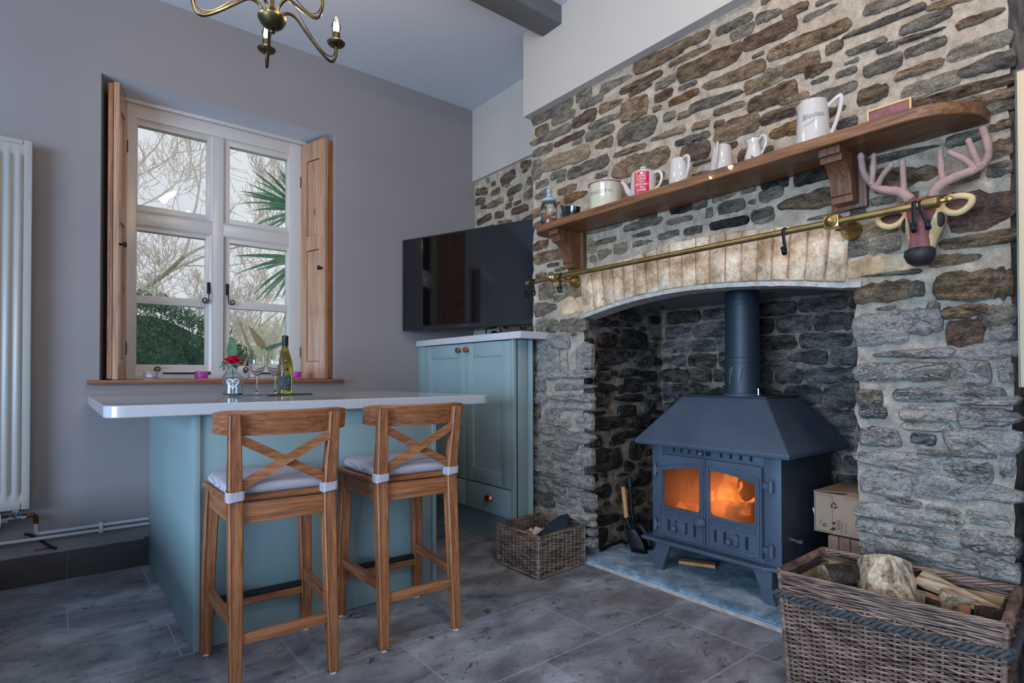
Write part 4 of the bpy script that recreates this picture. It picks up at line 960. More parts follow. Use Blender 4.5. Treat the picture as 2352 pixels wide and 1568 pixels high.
dr = shaker(CY0+.027, SEAM-.0015, .352, CZ1-.004); dl = shaker(SEAM+.0015, 3.489, .352, CZ1-.004)
w1 = shaker(CY0+.027, SEAM-.0015, CZ0, .344, panel=False, nm='drawer'); w2 = shaker(SEAM+.0015, 3.489, CZ0, .344, panel=False, nm='drawer')
MX = Matrix.Rotation(-PI/2, 4, 'Y')
for y, d in ((2.948, dr), (3.038, dl)):
    obj('knob', MB().lathe([(0, 0), (.010, 0), (.006, .006), (.006, .018), (.017, .024), (.018, .030), (.016, .033), (0, .034)], (CX-.001, y, 1.163), 20, M=MX), 'copper', d)
# cup pull
mb = MB(); vs = []; n, k = 14, 6
for i in range(n):
    a = PI*i/(n-1)
    for j in range(k):
        b = PI/2*j/(k-1); vs.append((CX-.001-.026*math.sin(b)*max(0, math.sin(a))**.6, 2.735-.036*math.cos(a)*math.cos(b*.5), .258+.040*math.sin(a)*math.cos(b)))
mb.add(vs, [(i*k+j, i*k+j+1, (i+1)*k+j+1, (i+1)*k+j) for i in range(n-1) for j in range(k-1)]); obj('cup_handle', mb, 'copper', w1, True, angle=80)
tag(obj('quartz_worktop', slabtop('c', 2.0, 2.485, 2.416, 3.588, 1.209, 1.250, [0, 0, 0, 0], .002), 'quartz', None, loc=(2.2, 3, 1.21), angle=25), 'thick white quartz top on the tall green cupboard', 'worktop')
# things on the cupboard top
def socket(y, name_label):
    t = thing('wall_socket', name_label, 'socket', (2.50, y, 1.30))
    obj('face_plate', MB().bbox(2.488, 2.500, y-.073, y+.073, 1.258, 1.344, .003), 'white_plastic', t)
    for c in (y-.037, y+.037):
        m = MB()
        m.box(2.486, 2.4885, c-.003, c+.003, 1.308, 1.316).box(2.486, 2.4885, c-.012, c-.006, 1.290, 1.294).box(2.486, 2.4885, c+.006, c+.012, 1.290, 1.294); obj('pin_slot', m, 'black_rubber', t, False)
        obj('rocker', MB().bbox(2.484, 2.489, c+.022, c+.030, 1.300, 1.316, .001), 'white_plastic', t)
    return t
socket(3.50, 'white double socket under the television, the one nearer the window wall'); socket(3.33, 'white double socket under the television with a black plug in it')
tag(obj('plug', MB().lathe([(0, 0), (.026, 0), (.028, .02), (.02, .035), (0, .036)], (2.484, 3.285, 1.30), 16, M=MX), 'black_rubber', None, loc=(2.47, 3.285, 1.3)), 'round black plug pushed into the right-hand socket', 'plug')
tag(obj('set_top_box', MB().bbox(2.14, 2.33, 2.62, 2.86, 1.2505, 1.272, .004), 'tv_bezel', None, loc=(2.2, 2.74, 1.25)), 'flat dark box lying on the white top under the television', 'box')
# television on its arm, turned out from the wall
A = Vector((1.872, 3.548, 0)); B = Vector((2.240, 2.535, 0)); d = (B-A).normalized(); nr = Vector((d.y, -d.x, 0))
if nr.x > 0: nr = -nr
tv = thing('television', 'large black flat television turned out from the alcove above the cupboard', 'television', (2.05, 3.05, 1.3))
def TP(u, o, z): v = A+d*u+nr*o; return (v.x, v.y, z)
LT = 1.105; Z0, Z1 = 1.312, 1.945
def tvs(u0, u1, o0, o1, z0, z1):
    return MB().add([TP(u0, o0, z0), TP(u1, o0, z0), TP(u1, o1, z0), TP(u0, o1, z0), TP(u0, o0, z1), TP(u1, o0, z1), TP(u1, o1, z1), TP(u0, o1, z1)],
                    [(0, 3, 2, 1), (4, 5, 6, 7), (0, 1, 5, 4), (1, 2, 6, 5), (2, 3, 7, 6), (3, 0, 4, 7)])
LB = 1.06
mb = MB()
for q in ((0, LB, -.030, 0, Z0, Z0+.028), (0, LB, -.030, 0, Z1-.009, Z1), (0, .009, -.030, 0, Z0, Z1), (LB-.009, LB, -.030, 0, Z0, Z1)):
    t_ = tvs(*q); mb.add(t_.v, t_.f)
bz = obj('bezel', mb, 'tv_bezel', tv, False)
obj('screen', tvs(.008, LB-.008, -.025, -.002, Z0+.027, Z1-.008), 'tv_screen', tv, False)
obj('back_cover', tvs(.05, LB-.05, -.06, -.027, Z0+.05, Z1-.05), 'dark_plastic', tv, False)
obj('wall_arm', MB().bar(TP(.7, -.06, 1.62), (2.482, 3.0, 1.62), .05, .10), 'black_iron', tv, False)
obj('lettering', text_mb('SONY', .017, lambda u, v: TP(LB*.5+u, .0008, Z0+.014+v), spacing=1.1), 'chrome', bz, False, fix=False)
# ------------------------------------------------------------ oak mantel shelf on two corbels
SZ0, SZ1, SXF = 1.769, 1.806, 2.003
sh = thing('mantel_shelf', 'long oak mantel shelf with rounded ends on the stone chimney breast', 'shelf', (2.1, 1.4, 1.77))
pts = []
Y1, Y0 = 2.345, .428
for i in range(9):
    a = PI/2*i/8; pts.append((SXF+.20-.20*math.sin(a)**1.0 if False else SXF+.15*(1-math.sin(a)), Y0+.15*(1-math.cos(a))*1.0))
pts = [(2.214, Y0)]+[(SXF+.17*(1-math.sin(PI/2*i/8)), Y0+.17*(1-math.cos(PI/2*i/8))) for i in range(9)]+[(SXF+.10*(1-math.cos(PI/2*i/8)), Y1-.10*(1-math.sin(PI/2*i/8))) for i in range(9)]+[(2.214, Y1)]
mb = MB(); k = len(pts); vs = []
cx_, cy_ = 2.12, 1.4
for ins, z in ((.002, SZ0), (0, SZ0+.003), (0, SZ1-.003), (.002, SZ1)):
    vs += [(x+(ins if x < 2.2 else 0), y+(ins if y < 1.4 else -ins), z) for x, y in pts]
mb.add(vs, [(j*k+i, j*k+(i+1) % k, (j+1)*k+(i+1) % k, (j+1)*k+i) for j in range(3) for i in range(k)]+[tuple(range(k-1, -1, -1)), tuple(range(3*k, 4*k))])
obj('board', mb, 'shelf_oak', sh, True, angle=25)
for yc_, zb in ((2.178, 1.565), (.817, 1.588)):
    obj('back_plate', MB().bbox(2.190, 2.212, yc_-.058, yc_+.058, zb, SZ0-.001, .003), 'bracket_oak', sh)
    # corbel: two stepped fillets on top, concave curve, square foot
    pr = [(2.191, zb+.018), (2.150, zb+.018), (2.150, zb+.040)]
    pr = [(2.190, zb+.014), (2.135, zb+.014), (2.135, zb+.036), (2.128, zb+.040)]
    for i in range(9):
        a = PI/2*i/8; pr.append((2.128-.078*(1-math.cos(a)), zb+.046+.098*math.sin(a)))
    pr += [(2.045, SZ0-.046), (2.045, SZ0-.026), (2.028, SZ0-.026), (2.028, SZ0-.001), (2.190, SZ0-.001)]
    obj('corbel', MB().prism([(u, v) for u, v in pr], yc_-.034, yc_+.034, 'y'), 'bracket_oak', sh, True, angle=30)
def on_shelf(name, label, cat, y, x=2.085, group=None): return thing(name, label, cat, (x, y, SZ1), 0, group)
def LC(o): return (o.location.x, o.location.y, o.location.z)
# ribbed glass jar with a spired lid
j = on_shelf('storage_jar', 'ribbed glass jar with pale blue spired lid at the far end of the shelf', 'jar', 2.275)
vs = []; n = 64; prof = [(.0, .002), (.040, .002), (.043, .010), (.043, .105), (.040, .125), (.034, .134), (.034, .142)]
for i in range(n):
    a = 2*PI*i/n; kf = 1+.030*math.cos(a*24)
    for q, (r, z) in enumerate(prof): rr = r*(kf if 1 < q < 5 else 1); vs.append((j.location.x+rr*math.cos(a), j.location.y+rr*math.sin(a), SZ1+z))
kk = len(prof); obj('glass_body', MB().add(vs, [(i*kk+q, ((i+1) % n)*kk+q, ((i+1) % n)*kk+q+1, i*kk+q+1) for i in range(n) for q in range(kk-1)]), 'jar_glass', j, True, angle=80)
mb = MB(); rr_ = random.Random(3)
for _ in range(46):
    a, r, z = rr_.random()*6.28, .034*math.sqrt(rr_.random()), rr_.uniform(.008, .075)
    mb.lathe([(0, -.007), (.006, -.003), (.006, .003), (0, .007)], (j.location.x+r*math.cos(a), j.location.y+r*math.sin(a), SZ1+z), 6)
tag(obj('contents', mb, 'match_box', j), kind='stuff')
obj('lid', MB().lathe([(0, .138), (.036, .138), (.042, .142), (.042, .150), (.030, .158), (.014, .170), (.009, .186), (.016, .196), (.014, .205), (.006, .212), (.004, .228), (0, .238)], LC(j), 28), 'lid_blue', j)
# black sauce boat
b_ = on_shelf('sauce_boat', 'small black glazed jug with a pouring lip beside the glass jar', 'jug', 2.105)
mb = MB(); vs = []; n = 24
prof = [(.0, .0), (.032, .0), (.040, .010), (.052, .040), (.056, .062), (.058, .072), (.054, .072), (.048, .045), (.034, .012), (.0, .010)]
for i in range(n):
    a = 2*PI*i/n
    for r, z in prof:
        sp = max(0, math.cos(a-PI/2))**6; lift = (z/.072)**2
        vs.append((b_.location.x+r*math.cos(a)*.72, b_.location.y+r*math.sin(a)*(1.0+.35*sp*lift)+0, SZ1+z+(.030*sp*lift)-.010*lift*max(0, -math.sin(a))))
kk = len(prof); obj('bowl', mb.add(vs, [(i*kk+q, ((i+1) % n)*kk+q, ((i+1) % n)*kk+q+1, i*kk+q+1) for i in range(n) for q in range(kk-1)]), 'black_glaze', b_)
# BISCOTTI tin
t = on_shelf('biscuit_tin', 'round cream enamel tin lettered BISCOTTI with a loose lid', 'tin', 1.882, 2.105)
obj('body', MB().lathe([(0, 0), (.078, 0), (.081, .004), (.081, .128), (.083, .131), (.0, .131)], LC(t), 48), 'cream_enamel', t)
ld = obj('lid', MB().lathe([(.084, .129), (.086, .132), (.084, .137), (.06, .146), (.02, .150), (.012, .152), (.013, .158), (.018, .163), (.010, .170), (0, .171)], LC(t), 48), 'cream_enamel', t)
obj('rim', MB().lathe([(.0845, .1285), (.0868, .131), (.0845, .1335)], LC(t), 48), 'red_print', ld)
def wrap(o, r, ang, zc, kx=1.0):
    return lambda u, v: (o.location.x+(r+.0006)*math.cos(ang+u/r*kx), o.location.y+(r+.0006)*math.sin(ang+u/r*kx), o.location.z+zc+v)
# viewer reads left to right as +u -> decreasing angle is handled by the sign of kx
obj('lettering', text_mb('BISCOTTI', .0225, wrap(t, .081, PI+.38, .078, 1.0), spacing=1.3), 'ink', t, False, fix=False)
# teapot
t = on_shelf('teapot', 'white teapot with a crimson panel lettered KEEP CALM', 'teapot', 1.626, 2.072)
obj('body', MB().lathe([(0, 0), (.052, 0), (.057, .006), (.057, .100), (.052, .112), (.030, .118), (0, .119)], LC(t), 40), 'white_china', t)
obj('lid', MB().lathe([(.036, .117), (.034, .121), (.012, .124), (.008, .127), (.016, .133), (.015, .139), (0, .142)], LC(t), 24), 'white_china', t)
x0, y0, z0 = LC(t)
obj('spout', MB().tube([(x0-.012, y0+.050, z0+.022), (x0-.016, y0+.076, z0+.045), (x0-.018, y0+.090, z0+.075), (x0-.020, y0+.108, z0+.098)], [.018, .014, .010, .008], 12), 'white_china', t)
obj('handle', MB().tube(bez([(x0+.004, y0-.050, z0+.100), (x0+.006, y0-.075, z0+.104), (x0+.008, y0-.092, z0+.092), (x0+.008, y0-.096, z0+.066), (x0+.006, y0-.082, z0+.036), (x0+.004, y0-.052, z0+.022)]), .0065, 8, flat=(1, .7)), 'white_china', t)
pan = wrap(t, .057, PI+.58, .056, 1.0)
mb = MB(); mb.grid(14, 2, lambda i, j: pan(lerp(-.038, .030, i), lerp(-.050, .047, j))); pn = obj('printed_panel', mb, 'red_print', t, True, fix=False)
pan2 = wrap(t, .0576, PI+.58, .056, 1.0)
for k, (wd, sz) in enumerate((('KEEP', .0125), ('CALM', .0125), ("IT'S", .006), ('DO', .0125), ('AFTERNOON', .0098), ('TEA', .0115), ('LADIES', .0115))):
    if k == 2: continue
    zz = .026-.0125*(k-(1 if k > 2 else 0))
    obj('lettering', text_mb(wd, sz, lambda u, v, zz=zz: pan2(u-.003, v+zz)), 'white_print', pn, False, fix=False)
mb = MB().add([pan2(u-.003, v) for u, v in ((-.006, .035), (.006, .035), (.008, .043), (.0035, .040), (0, .045), (-.0035, .040), (-.008, .043))], [tuple(range(7))]); obj('crown_print', mb, 'white_print', pn, False, fix=False)
# jugs
def jug(name, label, y, prof, hand, lip=0, r=.006, x=2.09):
    t = on_shelf(name, label, 'jug', y, x); x0, y0, z0 = LC(t)
    n = 40; vs = []; kk = len(prof); ztop = max(z for _, z in prof)
    for i in range(n):
        a = 2*PI*i/n
        for rr, z in prof:
            s_ = max(0, math.cos(a-PI/2))**8*max(0, (z-ztop*.72)/(ztop*.28))*lip
            vs.append((x0+rr*math.cos(a), y0+rr*math.sin(a)*(1+s_), z0+z+.006*s_))
    obj('body', MB().add(vs, [(i*kk+q, ((i+1) % n)*kk+q, ((i+1) % n)*kk+q+1, i*kk+q+1) for i in range(n) for q in range(kk-1)]), 'white_china', t)
    obj('handle', MB().tube(bez([(x0+dx, y0+dy, z0+dz) for dx, dy, dz in hand]), r, 10, flat=(1, .75)), 'white_china', t)
    return t
def wall(ro): # outer profile to thin-walled vessel
    return [(0, 0)]+ro+[(max(.002, r-.004), z) for r, z in reversed(ro[1:])]+[(0, .006)]
g3 = 'white jugs on the mantel shelf'
jug('milk_jug', 'plain white jug beside the crimson teapot, its handle to the right', 1.448, wall([(.044, 0), (.046, .004), (.040, .118), (.036, .124)]),
    [(-.02, -.030, .112), (-.026, -.050, .124), (-.028, -.068, .112), (-.028, -.066, .080), (-.024, -.056, .050), (-.018, -.044, .030)], .10, .007)
jug('milk_jug', 'plain white jug with its handle facing the room, left of the little creamer', 1.248, wall([(.046, 0), (.048, .004), (.036, .112), (.032, .118)]),
    [(-.030, .004, .108), (-.046, -.010, .124), (-.058, -.018, .104), (-.062, -.016, .066), (-.055, -.008, .034), (-.044, -.004, .022)], .05, .007)
c_ = jug('creamer', 'little white creamer with blue rim line and loop handle, smallest on the shelf', 1.112, wall([(.030, 0), (.034, .010), (.034, .035), (.025, .068), (.024, .080), (.030, .100)]),
    [(-.012, -.026, .090), (-.018, -.044, .103), (-.020, -.060, .086), (-.018, -.054, .056), (-.012, -.036, .034)], .18, .0055)
x0, y0, z0 = LC(c_); obj('rim_line', MB().tube([(x0+.0300*math.cos(a*PI/12), y0+.0300*math.sin(a*PI/12), z0+.101) for a in range(24)], .0012, 5, closed=True), 'blue_line', c_)
obj('painted_sprig', MB().add([wrap(c_, .0342, PI+.4, .022)(u, v) for u, v in ((-.012, -.010), (-.006, .002), (-.010, .012), (0, .004), (.004, -.006))], [(0, 1, 2, 3, 4)]), 'blue_line', c_, False, fix=False)
p_ = jug('pitcher', 'tall white pitcher with faint Blodau script and a big angular handle', .893, wall([(.056, 0), (.057, .006), (.050, .120), (.047, .150), (.046, .160)]),
    [(.012, -.042, .134), (.014, -.050, .142), (.020, -.070, .160), (.022, -.084, .166), (.024, -.086, .150), (.022, -.080, .110), (.018, -.062, .055), (.014, -.050, .034)], .30, .007)
obj('lettering', text_mb('Blodau', .026, lambda u, v: wrap(p_, .0535, PI+.42, .098)(u, v+u*.12)), 'ink_grey', p_, False, fix=False)
obj('flourish', MB().tube([wrap(p_, .0545, PI+.42, .098)(u, -.020+.4*u+.002*math.sin(u*90)) for u in [lerp(-.03, .012, i/10) for i in range(11)]], .0006, 4), 'ink_grey', p_)
# small long picture standing against the wall
t = on_shelf('picture_block', 'long low red picture in a gilt edge at the near end of the shelf', 'picture', .655, 2.10)
obj('block', MB().bbox(2.078, 2.120, .592, .716, SZ1, SZ1+.062, .002), 'picture_red', t)
o_ = [(.592, SZ1+.000), (.716, SZ1+.000), (.716, SZ1+.063), (.592, SZ1+.063)]; i_ = [(.597, SZ1+.006), (.711, SZ1+.006), (.711, SZ1+.058), (.597, SZ1+.058)]
obj('gilt_edge', MB().ring(o_, i_, 2.0755, 2.0785, 'x'), 'frame_gold', t, False)

# ------------------------------------------------------------ brass rail with brackets and hooks
RXp, RZp = 2.048, 1.517
br = thing('brass_rail', 'long brass rail across the chimney breast below the shelf', 'rail', (RXp, 1.45, RZp))
obj('tube', MB().tube([(RXp, .545, RZp), (RXp, 2.395, RZp)], .0115, 20), 'brass', br)
MY = Matrix.Rotation(PI/2, 4, 'X'); MYn = Matrix.Rotation(-PI/2, 4, 'X')
obj('finial', MB().lathe([(0, -.01), (.017, -.01), (.019, 0), (.019, .030), (.015, .034), (.007, .037), (.006, .047), (.010, .053), (.010, .060), (.006, .066), (0, .068)], (RXp, .548, RZp), 16, M=MY), 'brass', br)
obj('finial', MB().lathe([(0, -.02), (.014, -.02), (.016, -.005), (.016, .008), (.008, .014), (.011, .022), (.008, .030), (0, .034)], (RXp, 2.395, RZp), 16, M=MYn), 'brass', br)
for y in (2.192, .812):
    k = obj('bracket', MB().bbox(RXp-.020, RXp+.020, y-.024, y+.024, RZp-.021, RZp+.021, .005), 'brass', br)
    obj('stud', MB().lathe([(.020, -.022), (.019, -.026), (.014, -.030), (.014, -.034), (.008, -.040), (0, -.044)], (RXp, y, RZp), 16, M=Matrix.Rotation(PI/2, 4, 'Y')), 'brass', k)
    obj('wall_post', MB().lathe([(.012, .015), (.012, .040), (.018, .048), (.018, .056), (.011, .062), (.011, .110), (.016, .118), (.032, .140), (.034, .152), (.034, .160), (0, .160)], (RXp, y, RZp-.004), 20, M=Matrix.Rotation(PI/2, 4, 'Y')), 'brass', k)
def hook(label, y, tilt=0.0, L=.062, grp='black S hooks on the brass rail'):
    t = thing('rail_hook', label, 'hook', (RXp, y, RZp), 0, grp)
    pts = [(RXp+.014*math.cos(a), y, RZp+.014*math.sin(a)) for a in [lerp(-.7, PI, i/8) for i in range(9)]]
    pts += [(RXp-.014+.0*k, y-tilt*k*L/4, RZp-.014-L*k/5) for k in range(1, 5)]
    c = pts[-1]; pts += [(c[0]-.012+.012*math.cos(a), c[1]-tilt*.01, c[2]-.004+.013*math.sin(a)) for a in [lerp(0, -PI*1.25, i/8) for i in range(1, 9)]]
    obj('hook_bar', MB().tube(pts, .0042, 7, flat=(.6, 1.5)), 'black_iron', t)
    e = pts[-1]; obj('curl', MB().tube([(e[0], e[1]-.007, e[2]), (e[0], e[1]+.007, e[2])], .0062, 10), 'black_iron', t)
hook('black hook nearest the far end knob of the brass rail', 2.376, -.15); hook('black hook hanging second from the far end, leaning towards the room', 2.350, .25)
hook('black hook just past the far bracket of the brass rail', 2.140, .2, .07); hook('black hook hanging alone over the brick arch', .975, .12, .07)
hook('black hook in front of the stag face, the left of two', .577, .05, .068); hook('black hook in front of the stag face, the right of two', .560, .30, .066)

# ------------------------------------------------------------ wooden stag head
sg = thing('stag_head', 'carved wooden stag head with pink antlers hanging on the stone wall', 'stag head', (2.16, .57, 1.35))
def skin_like(rings, mat, nm, par, n=16):
    """loft of ellipses (cx,cy,cz,ry,rx) stacked downwards"""
    mb = MB(); vs = []
    for cx, cy, cz, ry, rx in rings:
        for i in range(n): a = 2*PI*i/n; vs.append((cx-rx*math.cos(a), cy+ry*math.sin(a), cz))
    m_ = len(rings); mb.add(vs, [(j*n+i, j*n+(i+1) % n, (j+1)*n+(i+1) % n, (j+1)*n+i) for j in range(m_-1) for i in range(n)]+[tuple(range(n)), tuple(range((m_-1)*n, m_*n))])
    return obj(nm, mb, mat, par, True, angle=60)
hd = skin_like([(2.165, .578, 1.562, .030, .030), (2.155, .578, 1.545, .048, .045), (2.150, .578, 1.51, .060, .056), (2.140, .578, 1.475, .056, .056), (2.128, .578, 1.44, .044, .048), (2.118, .578, 1.41, .036, .042), (2.112, .578, 1.385, .032, .040)], 'stag_cream', 'head', sg)
skin_like([(2.150, .578, 1.560, .024, .030), (2.128, .578, 1.540, .042, .040), (2.113, .578, 1.505, .040, .036), (2.100, .578, 1.47, .030, .030), (2.090, .578, 1.43, .025, .026), (2.086, .578, 1.395, .028, .024), (2.086, .578, 1.378, .024, .020)], 'stag_red', 'muzzle_stripe', hd)
skin_like([(2.100, .578, 1.396, .030, .034), (2.092, .578, 1.388, .040, .040), (2.090, .578, 1.370, .042, .042), (2.094, .578, 1.352, .034, .036), (2.10, .578, 1.342, .020, .022)], 'stag_dark', 'nose', hd)
for y, s_ in ((.530, -1), (.626, 1)):
    obj('eye', MB().lathe([(0, .006), (.010, .004), (.015, 0), (.010, -.004)], (2.115+.0, y, 1.478), 14, M=Matrix.Rotation(-s_*.9, 4, 'Z') @ Matrix.Rotation(-PI/2, 4, 'Y') @ Matrix.Scale(1.6, 4, (1, 0, 0))), 'stag_dark', hd)
er = [(2.13, .535, 1.523), (2.125, .517, 1.541), (2.12, .483, 1.541), (2.12, .452, 1.529), (2.12, .456, 1.506), (2.122, .483, 1.488), (2.127, .512, 1.494)]
def ear(pts, nm='ear'):
    P_ = cham(pts)
    e = obj(nm, MB().tube(P_, .0095, 9, closed=True), 'stag_cream', sg)
    c = sum((Vector(p) for p in pts), Vector())/len(pts); obj('ear_hollow', MB().add([(p[0]+.010, p[1], p[2]) for p in pts], [tuple(range(len(pts)))]), 'stag_brow', e, False, fix=False)
ear(er); ear([(p[0], 1.156-p[1], p[2]-.006) for p in er])
def antler(beam, tines, nm='antler'):
    def smooth(p):
        q = [Vector((2.125-.012*math.sin(i*.9), a, b)) for i, (a, b) in enumerate(p)]
        for _ in range(2):
            r = [q[0]]
            for u, w in zip(q, q[1:]): r += [u*.75+w*.25, u*.25+w*.75]
            q = r+[q[-1]]
        return q
    b = smooth(beam); n = len(b)
    def round_end(q, rs):
        d = (q[-1]-q[-2]).normalized(); r = rs[-1]
        return q+[q[-1]+d*r*.5, q[-1]+d*r*.85, q[-1]+d*r], rs+[r*.86, r*.5, r*.1]
    def lump(rs, k): return [r*(1+.07*math.sin(i*1.7+k)) for i, r in enumerate(rs)]
    q_, r_q = round_end(b, lump([lerp(.0175, .0105, min(1, i/n*1.3)) for i in range(n)], 1)); mb = MB().tube(q_, r_q, 10)
    a = obj(nm, mb, 'antler', sg, True, angle=50)
    for t_ in tines:
        q = smooth(t_); n = len(q); q, rq = round_end(q, lump([lerp(.0100, .0082, i/n) for i in range(n)], 2)); obj('tine', MB().tube(q, rq, 9), 'antler', a, True, angle=50)
    obj('brow', MB().tube(b[:5], [.022, .022, .020, .019, .0165], 9), 'stag_brow', a, True, angle=50)
antler([(.550, 1.548), (.546, 1.568), (.520, 1.591), (.466, 1.604), (.443, 1.612), (.421, 1.630), (.415, 1.666), (.427, 1.722)], [[(.525, 1.592), (.527, 1.62), (.529, 1.688)], [(.446, 1.609), (.464, 1.641), (.504, 1.675)], [(.436, 1.618), (.446, 1.65), (.459, 1.696)]])
antler([(.606, 1.548), (.617, 1.570), (.639, 1.592), (.670, 1.603), (.704, 1.619), (.738, 1.661), (.752, 1.701), (.753, 1.745)], [[(.628, 1.583), (.627, 1.62), (.628, 1.685)], [(.706, 1.622), (.690, 1.652), (.660, 1.683)], [(.722, 1.640), (.714, 1.67), (.710, 1.729)]])

# ------------------------------------------------------------ cast iron wood burning stove
sv = thing('wood_stove', 'cast iron wood burning stove with two glass doors, a fire burning', 'stove', (2.62, 1.49, HZ))
FX = 2.380; BY0, BY1, BZ0, BZ1 = 1.158, 1.822, .185, .648
# body shell, hollow, with the front opening
mb = MB().bbox(FX, FX+.012, BY0, 1.236, BZ0, BZ1, .006).bbox(FX, FX+.012, 1.762, BY1, BZ0, BZ1, .006).bbox(FX, FX+.012, 1.234, 1.764, .600, BZ1, .004).bbox(FX, FX+.012, 1.234, 1.764, BZ0, .215, .004)
bd = obj('body_front', mb, 'stove_iron', sv)
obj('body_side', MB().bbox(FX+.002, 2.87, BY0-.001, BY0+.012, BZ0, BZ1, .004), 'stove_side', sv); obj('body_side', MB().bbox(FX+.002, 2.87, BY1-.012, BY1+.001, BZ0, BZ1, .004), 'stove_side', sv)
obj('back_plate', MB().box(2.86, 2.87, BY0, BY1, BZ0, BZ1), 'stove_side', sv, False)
obj('fire_box', MB().box(2.62, 2.63, BY0+.02, BY1-.02, .2, .64).box(FX+.02, 2.62, BY0+.013, BY0+.02, .2, .64).box(FX+.02, 2.62, BY1-.02, BY1-.013, .2, .64).box(FX+.02, 2.62, BY0+.02, BY1-.02, .262, .270), 'ash_log', sv, False)
# top air slots with sliding knob
for y in (1.689, 1.646, 1.602, 1.558, 1.500, 1.434, 1.386, 1.338, 1.290):
    w = .013 if y != 1.5 else .026
    obj('air_slot', MB().box(FX-.0012, FX+.002, y-w/2, y+w/2, .622, .643), 'soot', bd, False)
obj('air_knob', MB().lathe([(0, 0), (.005, 0), (.005, .012), (.011, .015), (.013, .022), (.010, .029), (0, .032)], (FX, 1.529, .631), 16, M=MX), 'stove_iron', bd)
# canopy
cz = [(.648, 2.342, 2.955, 1.108, 1.902), (.668, 2.338, 2.958, 1.104, 1.906), (.893, 2.535, 2.86, 1.300, 1.745)]
vs = [(x, y, z) for z, x0, x1, y0, y1 in cz for x, y in ((x0, y0), (x1, y0), (x1, y1), (x0, y1))]
cp = obj('canopy', MB().add(vs, [(r*4+i, r*4+(i+1) % 4, (r+1)*4+(i+1) % 4, (r+1)*4+i) for r in (0, 1) for i in range(4)]+[(3, 2, 1, 0), (8, 9, 10, 11)]), 'stove_iron', sv, False)
bv = cp.modifiers.new('bevel', 'BEVEL'); bv.width = .006; bv.segments = 3
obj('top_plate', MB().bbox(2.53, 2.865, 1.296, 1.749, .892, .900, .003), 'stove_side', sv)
# base shelf with chamfered front corners
bp = [(2.335, 1.86), (2.335, 1.215), (2.375, 1.150), (2.88, 1.150), (2.88, 1.86)]
cb_ = obj('ash_lip', MB().prism(bp, .168, .186, 'z'), 'stove_iron', sv, False); bv = cb_.modifiers.new('bevel', 'BEVEL'); bv.width = .005; bv.segments = 2
# bowed legs
for y, s_ in ((1.735, 1), (1.230, -1)):
    for x, nm in ((2.352, 'leg'), (2.80, 'leg')):
        pr = [(y-.044, .170), (y+.044, .170), (y+.034+.022*s_, .10), (y+.026+.034*s_, HZ), (y-.026+.034*s_, HZ), (y-.026+.016*s_, .09)]
        obj(nm, MB().prism(pr, x, x+.022, 'x').prism([(x+.02, .17), (x+.07, .17), (x+.024, .06)], y+.0, y+.018, 'y'), 'stove_iron', sv, False)
